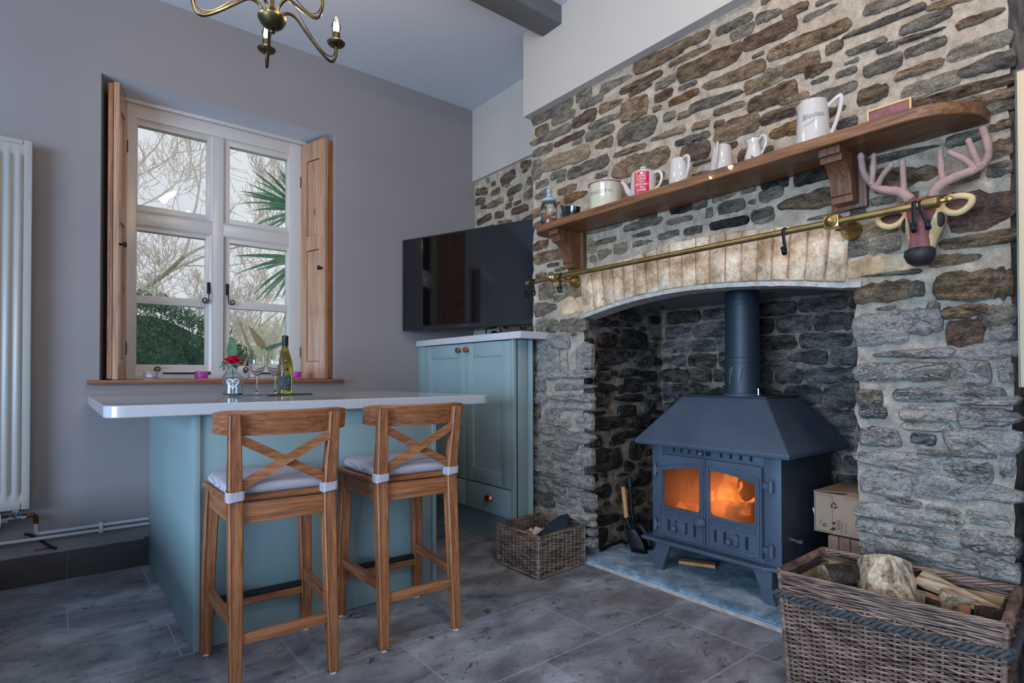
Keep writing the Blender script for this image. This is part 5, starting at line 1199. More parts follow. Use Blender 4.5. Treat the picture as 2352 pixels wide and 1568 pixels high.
# doors: arched frames in two mouldings
def arch(y): return .566-.42*(y-1.50)**2*1.35   # top line over both doors
def loop(ya, yb, z0, top, r, n=9):
    """closed loop, ya>yb; bottom corners rounded r"""
    pts = []
    for i in range(5): a = PI+PI/2*i/4; pts.append((ya-r-r*math.cos(a)*1.0, z0+r+r*math.sin(a)))
    pts = [(ya-r+r*math.cos(-PI/2*i/4), z0+r+r*math.sin(-PI/2*i/4)) for i in range(5)]+[(yb+r-r*math.sin(PI/2*i/4), z0+r-r*math.cos(PI/2*i/4)) for i in range(5)]
    for i in range(n): y = lerp(yb, ya, i/(n-1)); pts.append((y, top(y)))
    return pts
for sd, (ya, yb) in (('l', (1.768, 1.5045)), ('r', (1.4995, 1.232))):
    lft = sd == 'l'
    out = loop(ya, yb, .206, lambda y: .607-(.006 if (y > 1.76 or y < 1.24) else 0), .010)
    pa_, pb_ = (1.738, 1.534) if lft else (1.484, 1.262)
    inn = loop(pa_, pb_, .352, lambda y: arch(y)-.006, .024)
    dr_ = obj('door', MB().ring(out, inn, FX-.022, FX-.002, 'x'), 'stove_iron', sv, True, angle=40)
    sc = lambda L, k, kz=None: [((y-(pa_+pb_)/2)*k+(pa_+pb_)/2, (z-.45)*(kz or k)+.45) for y, z in L]
    obj('moulding', MB().ring(sc(inn, 1.11, 1.10), sc(inn, 1.03, 1.03), FX-.029, FX-.021, 'x'), 'stove_iron', dr_, True, angle=40)
    ao = loop(ya-.008, yb+.008, .214, lambda y: arch(y)+.028, .012); ai = loop(ya-.017, yb+.017, .224, lambda y: arch(y)+.018, .012)
    obj('moulding', MB().ring(ao, ai, FX-.028, FX-.021, 'x'), 'stove_iron', dr_, True, angle=40)
    obj('glass', MB().prism(inn, FX-.010, FX-.008, 'x'), 'stove_glass', dr_, False)
    # lower tray: two long recesses, four slots, knob, bars
    ym = (ya+yb)/2
    for a, b in (((ya-.020, ym+.006), (ym-.006, yb+.020)) if lft else ((ya-.022, ym+.006), (ym-.006, yb+.028))):
        obj('recess_moulding', MB().ring([(a, .310), (b, .310), (b, .334), (a, .334)], [(a-.005, .315), (b+.005, .315), (b+.005, .329), (a-.005, .329)], FX-.026, FX-.021, 'x'), 'stove_iron', dr_, False)
    for y in ((1.705, 1.662, 1.607, 1.560) if lft else (1.452, 1.405, 1.345, 1.300)):
        obj('vent_slot', MB().box(FX-.0235, FX-.0215, y-.0065, y+.0065, .236, .292), 'soot', dr_, False)
    obj('vent_plate', MB().bbox(FX-.027, FX-.0215, ym-.026, ym+.026, .242, .286, .002), 'stove_iron', dr_)
    obj('vent_knob', MB().lathe([(0, 0), (.005, 0), (.005, .014), (.012, .017), (.015, .026), (.011, .034), (0, .037)], (FX-.022, 1.662 if lft else 1.374, .257), 16, M=MX), 'stove_iron', dr_)
    obj('lower_moulding', MB().bbox(FX-.029, FX-.021, yb+.018, ya-.018, .216, .223, .003), 'stove_iron', dr_)
    for z in (.252, .526):
        yh = 1.793 if lft else 1.196
        h_ = obj('hinge', MB().tube([(FX-.012, yh, z-.024), (FX-.012, yh, z+.022)], .0125, 14), 'stove_iron', dr_)
        obj('hinge_pin', MB().tube([(FX-.012, yh, z-.028), (FX-.012, yh, z+.030)], [.009, .006], 10), 'stove_iron', h_)
        obj('hinge_arm', MB().bbox(FX-.018, FX-.006, min(yh, (ya if lft else yb)), max(yh, (ya if lft else yb)), z-.014, z+.012, .003), 'stove_iron', h_)
# oval handle boss
mb = MB().lathe([(0, .030), (.020, .028), (.026, .022), (.026, .018), (.031, .017), (.033, .010), (.028, .0), (0, 0)], (FX-.024, 1.527, .313), 24, M=MX @ Matrix.Scale(.78, 4, (1, 0, 0)))
obj('door_handle', mb, 'stove_iron', sv)
obj('riddling_bolt', MB().tube([(2.47, BY0+.002, .292), (2.47, BY0-.030, .292)], .009, 12).tube([(2.47, BY0-.02, .292), (2.47, BY0-.045, .292)], .011, 6), 'chrome', sv)
# flue
FC = (2.665, 1.487)
fl = obj('flue_pipe', MB().lathe([(.082, .900), (.082, 1.06), (.0835, 1.062), (.0835, 1.085), (.080, 1.088), (.080, 1.345), (.0815, 1.347), (.0815, 1.372), (.079, 1.374), (.079, 1.418)], (*FC, 0), 40), 'flue_enamel', sv)
obj('flue_collar', MB().lathe([(.094, .900), (.094, .908), (.084, .912)], (*FC, 0), 40), 'stove_iron', fl)
obj('damper', MB().tube([(2.62, 1.395, .935), (2.60, 1.37, .935), (2.60, 1.37, .905)], .003, 6), 'chrome', fl)
for a0 in (-.3, .35):
    obj('stamp_mark', MB().tube([(FC[0]-.083*math.cos(a0+k*.03), FC[1]-.083*math.sin(a0+k*.03), z) for k, z in ((0, 1.03), (-1, .99), (0, .95), (3, .99), (7, 1.04))], .0012, 4), 'chrome', fl)
# fire: logs, embers, flames
rr_ = random.Random(5)
def fire_log(a, b, r, mat):
    n = 6; pts = [Vector(a).lerp(Vector(b), i/(n-1))+Vector((0, 0, .006*math.sin(i*2))) for i in range(n)]
    obj('burning_log', MB().tube(pts, [r*rr_.uniform(.85, 1.1) for _ in pts], 9), mat, sv, True, angle=50)
fire_log((2.47, 1.72, .315), (2.50, 1.42, .325), .040, 'ember'); fire_log((2.45, 1.46, .305), (2.48, 1.24, .335), .045, 'ash_log'); fire_log((2.50, 1.54, .36), (2.46, 1.26, .395), .036, 'ember'); fire_log((2.52, 1.36, .30), (2.43, 1.28, .42), .03, 'ash_log')
def flame(x, y, z, h, w, sway):
    n = 9; pts = [(x+.02*math.sin(i*.9+sway), y+sway*.02*i/n*2+.012*math.sin(i*1.1+y*20), z+h*i/(n-1)) for i in range(n)]
    rs = [w*(.35+1.2*math.sin(PI*min(1, (i/(n-1))*1.0+.12))*(1-i/(n-1))+.02) for i in range(n)]
    obj('flame', MB().tube(pts, rs, 8, flat=(.5, 1)), 'flame', sv)
for a in ((2.53, 1.49, .33, .24, .034, .3), (2.50, 1.455, .34, .21, .040, -.5), (2.52, 1.415, .35, .14, .030, .6), (2.56, 1.53, .32, .16, .028, -.3), (2.54, 1.57, .32, .10, .022, .3), (2.51, 1.38, .34, .09, .022, -.6), (2.53, 1.61, .31, .06, .018, .4)): flame(*a)
for nm, loc, e, r in (('fire_glow', (2.47, 1.44, .44), 1.3, .05), ('fire_glow_low', (2.47, 1.62, .40), .35, .04)):
    l = bpy.data.lights.new(nm, 'POINT'); l.energy = e; l.color = (1.0, .50, .22); l.shadow_soft_size = r
    o = bpy.data.objects.new(nm, l); COL.objects.link(o); o.location = loc
# offcut of board under the stove, hearth tools
tag(obj('wood_offcut', MB().bar((2.52, 1.76, .040), (2.60, 1.60, .040), .05, .016), 'handle_wood', None, False, loc=(2.56, 1.68, .04)), 'small pale wooden offcut on the slate under the stove', 'offcut')
def shovel(label, top, grip_end, tip, wid, gm, gap):
    t = thing('hearth_shovel', label, 'shovel', tuple(tip), 0, 'hearth shovels leaning left of the stove')
    top, ge, tip = Vector(top), Vector(grip_end), Vector(tip); d = (tip-ge).normalized(); side = Vector((.35, -.93, 0)).normalized(); nrm = d.cross(side).normalized()
    obj('grip', MB().tube([top, top.lerp(ge, .3), ge], [.0125, .014, .0125], 12), gm, t)
    neck = ge+d*.05; obj('neck', MB().tube([ge-d*.005, neck, neck+d*.02], [.014, .012, .009], 10), 'black_iron', t)
    vs = []; L = (tip-neck).length
    for i in range(6):
        u = i/5; p = neck.lerp(tip, u); w = wid*(.55+.45*min(1, u*2.2))
        for j, (s_, hgt) in enumerate(((-1, .028), (-.96, 0), (-.4, -.004), (.4, -.004), (.96, 0), (1, .028))): vs.append(p+side*(w/2*s_)+nrm*(-hgt*gap))
    mb = MB().add(vs, [(r*6+k, r*6+k+1, (r+1)*6+k+1, (r+1)*6+k) for r in range(5) for k in range(5)])
    o = obj('blade', mb, 'black_iron', t, True, angle=30); so = o.modifiers.new('thick', 'SOLIDIFY'); so.thickness = .002
shovel('larger black hearth shovel behind, with a black handle', (2.560, 2.118, .415), (2.555, 2.10, .22), (2.555, 2.035, .036), .125, 'black_rubber', 1)
shovel('smaller black hearth shovel in front, with a wooden grip', (2.445, 2.068, .385), (2.450, 2.050, .215), (2.475, 1.985, .036), .085, 'handle_wood', 1)
tag(obj('iron_poker', MB().tube([(2.33, 2.135, .045), (2.40, 2.12, .060), (2.47, 2.10, .075), (2.50, 2.09, .055)], [.012, .009, .009, .008], 8), 'black_iron', None, loc=(2.4, 2.12, .03)), 'short black iron bar lying on the hearth against the left cheek', 'poker')

# ------------------------------------------------------------ cardboard box and wrapped briquettes right of the stove
bx = thing('cardboard_box', 'printed brown cardboard box between the stove and the stone pillar', 'box', (2.7, .96, .325))
K = .0
mb = MB().box(2.572, 2.86, .83, 1.108, .326, .494); obj('carton', mb, 'card', bx, False)
vs = [(2.570, 1.110, .496), (2.862, 1.110, .496), (2.862, .97, .500), (2.600, .965, .503)]; obj('flap', MB().add(vs+[(x, y, z+.003) for x, y, z in vs], [(0, 1, 2, 3), (7, 6, 5, 4), (0, 4, 5, 1), (1, 5, 6, 2), (2, 6, 7, 3), (3, 7, 4, 0)]), 'card_top', bx, False)
vs = [(2.562, .99, .494), (2.565, .835, .486), (2.862, .835, .496), (2.862, .97, .504), (2.60, .965, .506)]; obj('flap', MB().add(vs+[(x, y, z+.003) for x, y, z in vs], [(0, 1, 2, 3, 4), (9, 8, 7, 6, 5)]+[(i, 5+i, 5+(i+1) % 5, (i+1) % 5) for i in range(5)]), 'card_top', bx, False)
face = lambda u, v: (2.5708, 1.108-u, .326+v)            # u from the left edge, v up
def tri(cx, cv, s): return [(cx-s, cv-s*.5), (cx-s*.0, cv+s*.8), (cx+s, cv-s*.5)]
def fmb(polys): 
    mb = MB()
    for p in polys: mb.add([face(u, v) for u, v in p], [tuple(range(len(p)))])
    return mb
def recyc(cx, cv, r):
    P_ = []
    for k in range(3):
        a = 2*PI*k/3+.5
        q = [(cx+r*math.cos(a+t)*m, cv+r*math.sin(a+t)*m) for t, m in ((0, 1.1), (.55, 1.05), (1.0, 1.15), (1.15, 1.5), (1.6, .9), (1.0, .25), (1.05, .6), (.5, .55), (0, .6))]
        P_.append(q)
    return P_
obj('recycling_print', fmb(recyc(.081, .120, .0115)), 'ink', bx, False, fix=False); obj('recycling_print', fmb(recyc(.043, .032, .007)), 'ink', bx, False, fix=False)
obj('tree_print', fmb([[(.086, .016), (.086, .032), (.079, .027), (.079, .031), (.069, .021), (.062, .0185), (.069, .016)][::-1], [(.086, .019+.022), (.086, .034+.022), (.080, .031+.020), (.070, .0235+.022), (.080, .016+.024)]]), 'ink', bx, False, fix=False)
obj('recycling_label', fmb([[(.021, .036), (.032, .036), (.032, .050), (.021, .050)]]), 'green_label', bx, False, fix=False)
rot = lambda cu, cv: (lambda u, v: face(cu-v, cv+u))
obj('lettering', text_mb('BARN', .015, rot(.100, .043), spacing=1.05), 'ink', bx, False, fix=False)
obj('lettering', text_mb('ITY FUELS •', .0095, rot(.1135, .037)), 'ink', bx, False, fix=False)
obj('lettering', text_mb('e-barn.co.uk', .0095, rot(.127, .035)), 'ink', bx, False, fix=False)
obj('rule_print', fmb([[(.0915, .01), (.0925, .01), (.0925, .072), (.0915, .072)], [(.1065, .01), (.1073, .01), (.1073, .072), (.1065, .072)]]), 'ink', bx, False, fix=False)
obj('border_print', MB().ring([face(u, v)[1:] for u, v in ((.004, .006), (.075, .006), (.075, .160), (.004, .160))], [face(u, v)[1:] for u, v in ((.0052, .0072), (.0742, .0072), (.0742, .1588), (.0052, .1588))], 2.5702, 2.5712, 'x'), 'ink', bx, False)
obj('tape', fmb([[(.0, .070), (-.006, .098), (.0, .094)]]), 'white_print', bx, False, fix=False)
bq = thing('briquette_pack', 'shrink-wrapped pack of wood briquettes under the cardboard box', 'firewood pack', (2.7, .95, HZ))
for i in range(5):
    for j in range(3): obj('briquette', MB().bbox(2.582, 2.85, 1.058-.045*i-.043, 1.058-.045*i, HZ+.002+.096*j, HZ+.094+.096*j, .008), 'briquette', bq)
mb = MB().bbox(2.572, 2.86, .828, 1.068, HZ+.002, .324, .02); obj('plastic_film', mb, 'jar_glass', bq)

# ------------------------------------------------------------ wicker baskets
def wicker_wall(parent, P0, P1, B0, B1, zt, zb, nst, nrow, rs, rw, mat, rng, name='woven_side', amp=None, z_skip=None):
    """stakes and weavers between top edge P0-P1 (at zt) and bottom edge B0-B1 (at zb); joined: far too many rods to pick apart"""
    P0, P1, B0, B1 = [Vector((*p, 0)) for p in (P0, P1, B0, B1)]; mb = MB()
    d = (P1-P0).normalized(); nrm = Vector((-d.y, d.x, 0)); amp = amp or rs*1.1
    def pt(u, z, o=0):
        t = (z-zb)/(zt-zb); a = B0.lerp(P0, t); b = B1.lerp(P1, t); v = a.lerp(b, u)+nrm*o; return Vector((v.x, v.y, z))
    for i in range(nst):
        u = (i+.5)/nst; mb.tube([pt(u, zb), pt(u, (zt+zb)/2), pt(u, zt)], rs, 5, caps=False)
    for r in range(nrow):
        z = lerp(zb+rw, zt-rw, (r+.5)/nrow); ph = r % 2; pts = []; m_ = nst*2
        for k in range(m_+1):
            u = k/m_
            o = (amp+rw*.6)*math.cos(PI*(u*nst-.5+ph))
            pts.append(pt(u, z+rng.uniform(-.18, .18)*rw, o))
        mb.tube(pts, rw*rng.uniform(.85, 1.12), 5, caps=False)
    return tag(obj(name, mb, mat, parent, True, angle=80, fix=False), kind='stuff')
def braid(parent, pts, r, pitch, mat, strands=3, name='rim_braid', flat=1.0, n=6):
    pts = [Vector(p) for p in pts]; mb = MB(); L = [0]
    for a, b in zip(pts, pts[1:]): L.append(L[-1]+(b-a).length)
    tot = L[-1]; N_ = int(tot/pitch*10)
    for s in range(strands):
        q = []
        for i in range(N_+1):
            l = tot*i/N_; k = max(j for j in range(len(L)) if L[j] <= l+1e-9); k = min(k, len(pts)-2)
            p = pts[k].lerp(pts[k+1], (l-L[k])/(L[k+1]-L[k])); d = (pts[k+1]-pts[k]).normalized(); sx = d.cross(Vector((0, 0, 1))).normalized(); a = 2*PI*(l/pitch+s/strands)
            q.append(p+sx*(math.cos(a)*r*flat)+Vector((0, 0, 1))*(math.sin(a)*r))
        mb.tube(q, r*.62, n)
    return tag(obj(name, mb, mat, parent, True, angle=80, fix=False), kind='stuff')
rng = random.Random(21)
# small square basket by the pillar
kb = thing('kindling_basket', 'small square grey wicker basket at the foot of the stone pillar', 'basket', (2.02, 2.27, 0))
T_ = [(1.848, 2.432), (1.850, 2.098), (2.196, 2.124), (2.190, 2.462)]; B_ = [(1.838, 2.412), (1.838, 2.090), (2.188, 2.118), (2.184, 2.44)]
for i in range(4):
    j = (i+1) % 4
    wicker_wall(kb, T_[i], T_[j], B_[i], B_[j], .203, .006, 11, 26, .0040, .0030, 'wicker', rng)
    braid(kb, [(*T_[i], .206), (*T_[j], .206)], .0042, .075, 'wicker', 4, flat=1.6)
    braid(kb, [(*B_[i], .010), (*B_[j], .010)], .0042, .030, 'wicker', 3)
    obj('corner_post', MB().tube([(*B_[i], .004), (*T_[i], .205)], .0065, 8), 'wicker', kb)
obj('base', MB().prism(B_, .004, .012, 'z'), 'wicker_dark', kb, False)
mt_ = thing('oven_mitt', 'dark blue quilted oven mitt lying in the small basket', 'oven mitt', (2.12, 2.24, .14))
mb = MB(); n = 12
ring_ = [(1.95, 2.21, .165, .035, .014), (1.99, 2.205, .172, .050, .020), (2.04, 2.21, .182, .056, .026), (2.10, 2.22, .196, .058, .030), (2.15, 2.235, .208, .052, .030), (2.185, 2.25, .214, .036, .024), (2.20, 2.255, .214, .014, .012)]
vs = [(x+.012*math.sin(a*2+k), y+ry*math.cos(a), z+rz*math.sin(a)+.003*math.sin(a*6+k*2)) for k, (x, y, z, ry, rz) in enumerate(ring_) for a in [2*PI*i/n for i in range(n)]]
obj('glove', mb.add(vs, [(r*n+i, r*n+(i+1) % n, (r+1)*n+(i+1) % n, (r+1)*n+i) for r in range(len(ring_)-1) for i in range(n)]+[tuple(range(n)), tuple(range((len(ring_)-1)*n, len(ring_)*n))]), 'mitt', mt_, True, angle=70)
obj('thumb', MB().tube([(2.05, 2.17, .18), (2.09, 2.155, .188), (2.13, 2.155, .192), (2.15, 2.165, .19)], [.02, .022, .018, .008], 10), 'mitt', mt_)
mbx = thing('firelighter_box', 'small reddish box of firelighters inside the small basket', 'box', (1.98, 2.34, .10), .5)
obj('tray', MB().box(-.055, .055, -.03, .03, .0, .050), 'match_box', mbx, False, local=True); obj('sleeve', MB().box(-.03, .06, -.032, .032, .045, .054), 'match_box', mbx, False, local=True)
tag(obj('crumpled_paper', MB().grid(9, 9, lambda i, j: (2.0+i*.11, 2.29+j*.10, .150+.022*nz(i*6, j*6, 1)+.02*nz(i*14, j*11, 3))), 'paper', None, False, fix=False, angle=10, loc=(2.05, 2.34, .14)), 'crumpled white paper on the firelighter box in the small basket', 'paper')
tag(obj('kindling_bed', MB().grid(12, 12, lambda i, j: (1.86+i*.31, 2.12+j*.30, .095+.03*nz(i*7, j*7, 8))), 'log_bark', None, False, fix=False, loc=(2.0, 2.27, .09)), 'heap of dark kindling filling the bottom of the small basket', 'kindling', None, 'stuff')
# big log basket
lb = thing('log_basket', 'large rectangular wicker log basket with rope band, hessian lined', 'basket', (2.0, .62, 0))
T_ = [(1.797, .882), (1.850, .338), (2.186, .370), (2.138, .892)]; B_ = [(1.820, .862), (1.868, .360), (2.166, .390), (2.118, .874)]
ZT_ = .372
for i in range(4):
    j = (i+1) % 4; nst = (15, 10, 15, 10)[i]
    wicker_wall(lb, T_[i], T_[j], B_[i], B_[j], .322, .008, nst, 43, .0052, .0036, 'wicker_dark', rng)
    # upper band: long rods laid side by side
    mb = MB(); P0, P1 = Vector((*T_[i], 0)), Vector((*T_[j], 0)); d = (P1-P0).normalized(); nm_ = Vector((-d.y, d.x, 0))
    for r in range(10):
        z = .318+r*.0056; pts = [P0.lerp(P1, k/18)-nm_*(-.002+.0035*math.cos(k*1.7+r*2.1))+Vector((0, 0, z+.0022*math.sin(k*.8+r*1.7))) for k in range(19)]
        mb.tube(pts, .0034, 5, caps=False)
    tag(obj('rod_band', mb, 'wicker_dark', lb, True, angle=80, fix=False), kind='stuff')
    braid(lb, [(*T_[i], ZT_+.002), (*T_[j], ZT_+.002)], .0085 if i != 0 else .0050, .085 if i in (1, 3) else .16, 'wicker_dark', 5, flat=1.1)
    obj('corner_post', MB().tube([(*B_[i], .004), (*T_[i], ZT_)], .008, 8), 'wicker_dark', lb)
    # hessian lining
    iN = [(Vector((*B_[q], 0))*.5+Vector((*T_[q], 0))*.5)*.93+Vector((1.995, .62, 0))*.07 for q in (i, j)]
    a, b = iN; obj('lining', MB().grid(12, 6, lambda u, v: (lerp(a.x, b.x, u)+.003*nz(u*9, v*5, i), lerp(a.y, b.y, u)+.003*nz(u*8, v*6, i), lerp(.255, .352+.004*nz(u*12, i), v))), 'hessian', lb, True, fix=False)
    # rope
    off = -.012
    q0, q1 = Vector((*T_[i], 0)), Vector((*T_[j], 0)); c_ = Vector((2.0, .62, 0)); ro = lambda p: c_+(p-c_)*1.035
    def rp(p, z): p = ro(p); return (p.x, p.y, z)
    pts = [rp(q0.lerp(q1, k/10), .309-.012*math.sin(PI*k/10)*(1 if i in (0, 2) else .4)-(.006*k/10)) for k in range(11)]
    braid(lb, pts, .0085, .055, 'rope', 3, name='rope_band', n=7)
obj('base', MB().prism(B_, .004, .014, 'z'), 'wicker_dark', lb, False)
tag(obj('log_bed', MB().grid(14, 14, lambda i, j: (1.87+i*.26, .40+j*.44, .215+.03*nz(i*7, j*7, 2))), 'log_bark', None, False, fix=False, loc=(2.0, .6, .2)), 'dark layer of split logs deep in the big basket', 'firewood', None, 'stuff')
def split_log(label, a, b, r, prof, mats, twist=0, rr=0):
    """prof: cross-section polygon; faces alternate bark and cleft wood"""
    a, b = Vector(a), Vector(b); d = (b-a).normalized(); u = d.cross(Vector((0, 0, 1))).normalized(); w = u.cross(d)
    t = thing('split_log', label, 'log', tuple((a+b)/2), 0, 'split logs in the big basket')
    n = 7; k = len(prof); vs = []; rg = random.Random(rr)
    for i in range(n):
        p = a.lerp(b, i/(n-1)); ca, sa = math.cos(twist+.06*i), math.sin(twist+.06*i)
        for x, y in prof:
            x2, y2 = (x*ca-y*sa)*r*rg.uniform(.94, 1.06), (x*sa+y*ca)*r*rg.uniform(.94, 1.06); vs.append(p+u*x2+w*y2)
    bark = MB().add(vs, [(i*k+j, i*k+(j+1) % k, (i+1)*k+(j+1) % k, (i+1)*k+j) for i in range(n-1) for j in range(k) if prof[j][0]**2+prof[j][1]**2 > .95 and prof[(j+1) % k][0]**2+prof[(j+1) % k][1]**2 > .95])
    wood = MB().add(vs, [(i*k+j, i*k+(j+1) % k, (i+1)*k+(j+1) % k, (i+1)*k+j) for i in range(n-1) for j in range(k) if not (prof[j][0]**2+prof[j][1]**2 > .95 and prof[(j+1) % k][0]**2+prof[(j+1) % k][1]**2 > .95)]+[tuple(range(k)), tuple(range((n-1)*k, n*k))])
    if bark.f: obj('bark', bark, mats[0], t, True, angle=35, fix=False)
    obj('cleft_wood', wood, mats[1], t, True, angle=35, fix=False)
def wedge(a0, a1, m_=7, tip=(0, 0)): return [tip]+[(math.cos(lerp(a0, a1, i/(m_-1))), math.sin(lerp(a0, a1, i/(m_-1)))) for i in range(m_)]
split_log('dark bark-sided log with an orange cleft edge, first from the left in the basket', (1.93, .80, .32), (2.06, .65, .33), .070, wedge(.2, PI-.2), ('log_bark', 'log_wood'), 0.3, 1)
split_log('big pale split log standing up in the middle of the basket', (1.93, .62, .27), (2.03, .66, .405), .078, wedge(-.3, PI+.3, 9), ('log_wood_x', 'log_wood_x'), .5, 2)
split_log('long pale split log slanting down to the right along the back of the basket', (2.10, .58, .395), (2.07, .385, .345), .060, wedge(-.1, PI*.7), ('log_bark', 'log_wood'), 3.5, 3)
split_log('reddish split log end near the right-hand front of the basket', (1.935, .505, .23), (1.95, .500, .368), .034, wedge(.2, PI*.8, 6), ('log_bark', 'log_orange'), .4, 4)
split_log('narrow orange split stick beside the right end of the basket', (1.93, .435, .24), (1.945, .430, .365), .026, wedge(.2, PI*.8, 5), ('log_orange', 'log_orange'), 1.4, 5)
split_log('pale mossy split log just behind the reddish one in the basket', (1.985, .50, .24), (2.00, .465, .372), .046, wedge(-.3, PI*.9, 7), ('log_wood_x', 'log_wood'), 1.0, 6)
split_log('dark grey split log at the right-hand end inside the basket', (1.97, .400, .24), (1.975, .395, .362), .036, wedge(0, PI, 7), ('log_bark', 'log_bark'), 2.2, 7)
split_log('shadowed split log between the big pale log and the reddish one', (1.99, .56, .24), (2.0, .545, .350), .045, wedge(0, PI, 7), ('log_bark', 'log_wood_x'), 1.2, 8)
# ------------------------------------------------------------ things on the window sill and the breakfast bar
def votive(x, y, mat, label):
    t = thing('tealight_holder', label, 'candle holder', (x, y, .9838), 0, 'frosted tealight holders on the sill')
    pr = [(0, 0), (.031, 0), (.034, .004), (.036, .046), (.033, .046), (.031, .014), (0, .012)]
    obj('cup', MB().lathe(pr, (x, y, .9838), 32), mat, t)
    obj('tealight', MB().lathe([(0, .0125), (.019, .0125), (.019, .026), (0, .026)], (x, y, .9838), 20), 'wax', t)
votive(.398, 3.655, 'frost_white', 'frosted white tealight holder, leftmost on the window sill'); votive(.645, 3.655, 'frost_pink', 'bright pink tealight holder on the sill left of the flower')
votive(.928, 3.655, 'frost_white', 'frosted white tealight holder seen behind the wine glasses'); votive(1.176, 3.655, 'frost_pink', 'pink tealight holder on the sill right of the bottle')
WZ = .9042
sl_ = obj('serving_slate', MB().add([(x, y, z) for z in (WZ, WZ+.006) for x, y in ((.655, 3.03), (.80, 2.90), (1.06, 3.02), (.93, 3.17))], [(3, 2, 1, 0), (4, 5, 6, 7), (0, 1, 5, 4), (1, 2, 6, 5), (2, 3, 7, 6), (3, 0, 4, 7)]), 'slate', None, False, loc=(.85, 3.02, WZ))
tag(sl_, 'thin dark slate board under the glasses and bottle on the worktop', 'board')
SZ = WZ+.0062
va = thing('flower_vase', 'clear blue-tinted bottle vase with a white lace heart, one red flower in it', 'vase', (.672, 3.035, WZ))
VX, VY = .672, 3.03; VZ = SZ-.0005
obj('glass_body', MB().lathe([(0, .0), (.040, 0), (.045, .006), (.045, .088), (.040, .102), (.024, .122), (.022, .134), (.034, .150), (.032, .150), (.019, .134), (.021, .122), (.037, .100), (.041, .088), (.041, .010), (0, .010)], (VX, VY, VZ), 48), 'vase_glass', va)
hp = []; 
yawv = math.atan2(-VY, -VX)
def vwrap(u, v): a = yawv+u/.0455; return (VX+.0457*math.cos(a), VY+.0457*math.sin(a), VZ+.058+v)
H_ = [(16*math.sin(t)**3/16*.028, (13*math.cos(t)-5*math.cos(2*t)-2*math.cos(3*t)-math.cos(4*t))/16*.026) for t in [2*PI*i/40 for i in range(40)]]
ht = obj('lace_heart', MB().tube([vwrap(*p) for p in H_], .0016, 5, closed=True).tube([vwrap(u*.72, v*.72) for u, v in H_], .0007, 4, closed=True), 'heart_print', va)
mb = MB()
for i in range(0, 40, 2):
    u, v = H_[i]; mb.tube([vwrap(u+.003*math.cos(a), v+.003*math.sin(a)) for a in [2*PI*k/6 for k in range(6)]], .0006, 4, closed=True)
for u, v, q in ((-.009, .004, .006), (.009, .004, .006), (0, -.009, .006), (0, .002, .003)):
    for k in range(4): a = k*PI/2+.4; mb.tube([vwrap(u, v), vwrap(u+q*math.cos(a), v+q*math.sin(a))], .0009, 4)
obj('lace_pattern', mb, 'heart_print', ht)
fl = thing('camellia', 'crimson camellia bloom with green leaves standing in the bottle vase', 'flower', (VX, VY, VZ+.02))
obj('stem', MB().tube([(VX+.01, VY, VZ+.02), (VX+.004, VY, VZ+.08), (VX-.004, VY, VZ+.14), (VX-.002, VY-.004, VZ+.158)], .0022, 6), 'stem_green', fl)
rr_ = random.Random(2)
for ring_i, (nP, rad, zz, tilt, sz) in enumerate(((7, .034, .158, .22, .036), (7, .028, .164, .55, .031), (6, .018, .171, .9, .025), (5, .009, .177, 1.2, .018))):
    for k in range(nP):
        a = 2*PI*k/nP+ring_i*.5; vs = []
        for i in range(5):
            for j in range(4):
                u = (i/4-.5)*2; v = j/3; w = sz*.8*math.sin(PI*(.18+.64*v))*u; r_ = rad*.25+sz*v*math.cos(tilt)*1.2; h = sz*v*math.sin(tilt)*1.0-.004*u*u+.002*math.sin(u*7+k)
                vs.append((VX-.002+math.cos(a)*r_-math.sin(a)*w, VY-.006+math.sin(a)*r_+math.cos(a)*w, VZ+zz+h-(.006*v*v if ring_i == 0 else 0)))
        obj('petal', MB().add(vs, [(i*4+j, i*4+j+1, (i+1)*4+j+1, (i+1)*4+j) for i in range(4) for j in range(3)]), 'petal', fl, True, fix=False, angle=80)
def leafy(base_, tip, w, mat, par, droop=.0, roll=0):
    b0, t0 = Vector(base_), Vector(tip); d = (t0-b0); side = d.cross(Vector((fw.x, fw.y, .0)).normalized()).normalized(); side = (Matrix.Rotation(roll, 4, d.normalized()) @ side.to_4d()).to_3d(); vs = []
    nn = side.cross(d).normalized()
    for i in range(8):
        u = i/7; p = b0.lerp(t0, u)+Vector((0, 0, -droop*u*u)); ww = w*math.sin(PI*min(1, u*.93+.05))**.8*(1-.25*u)
        for s_, o in ((-1, .12), (0, 0), (1, .12)): vs.append(p+side*ww*s_+nn*ww*o)
    o = obj('leaf', MB().add(vs, [(i*3+j, i*3+j+1, (i+1)*3+j+1, (i+1)*3+j) for i in range(7) for j in range(2)]), mat, par, True, fix=False, angle=80); return o
leafy((VX-.004, VY+.004, VZ+.165), (VX+.000, VY+.03, VZ+.285), .030, 'leaf_green', fl); leafy((VX-.010, VY+.002, VZ+.166), (VX-.056, VY+.030, VZ+.150), .014, 'leaf_teal', fl, .018, .5)
leafy((VX+.012, VY+.01, VZ+.160), (VX+.030, VY+.0, VZ+.176), .010, 'leaf_green', fl); leafy((VX+.0, VY-.01, VZ+.150), (VX+.016, VY-.016, VZ+.128), .010, 'leaf_green', fl)
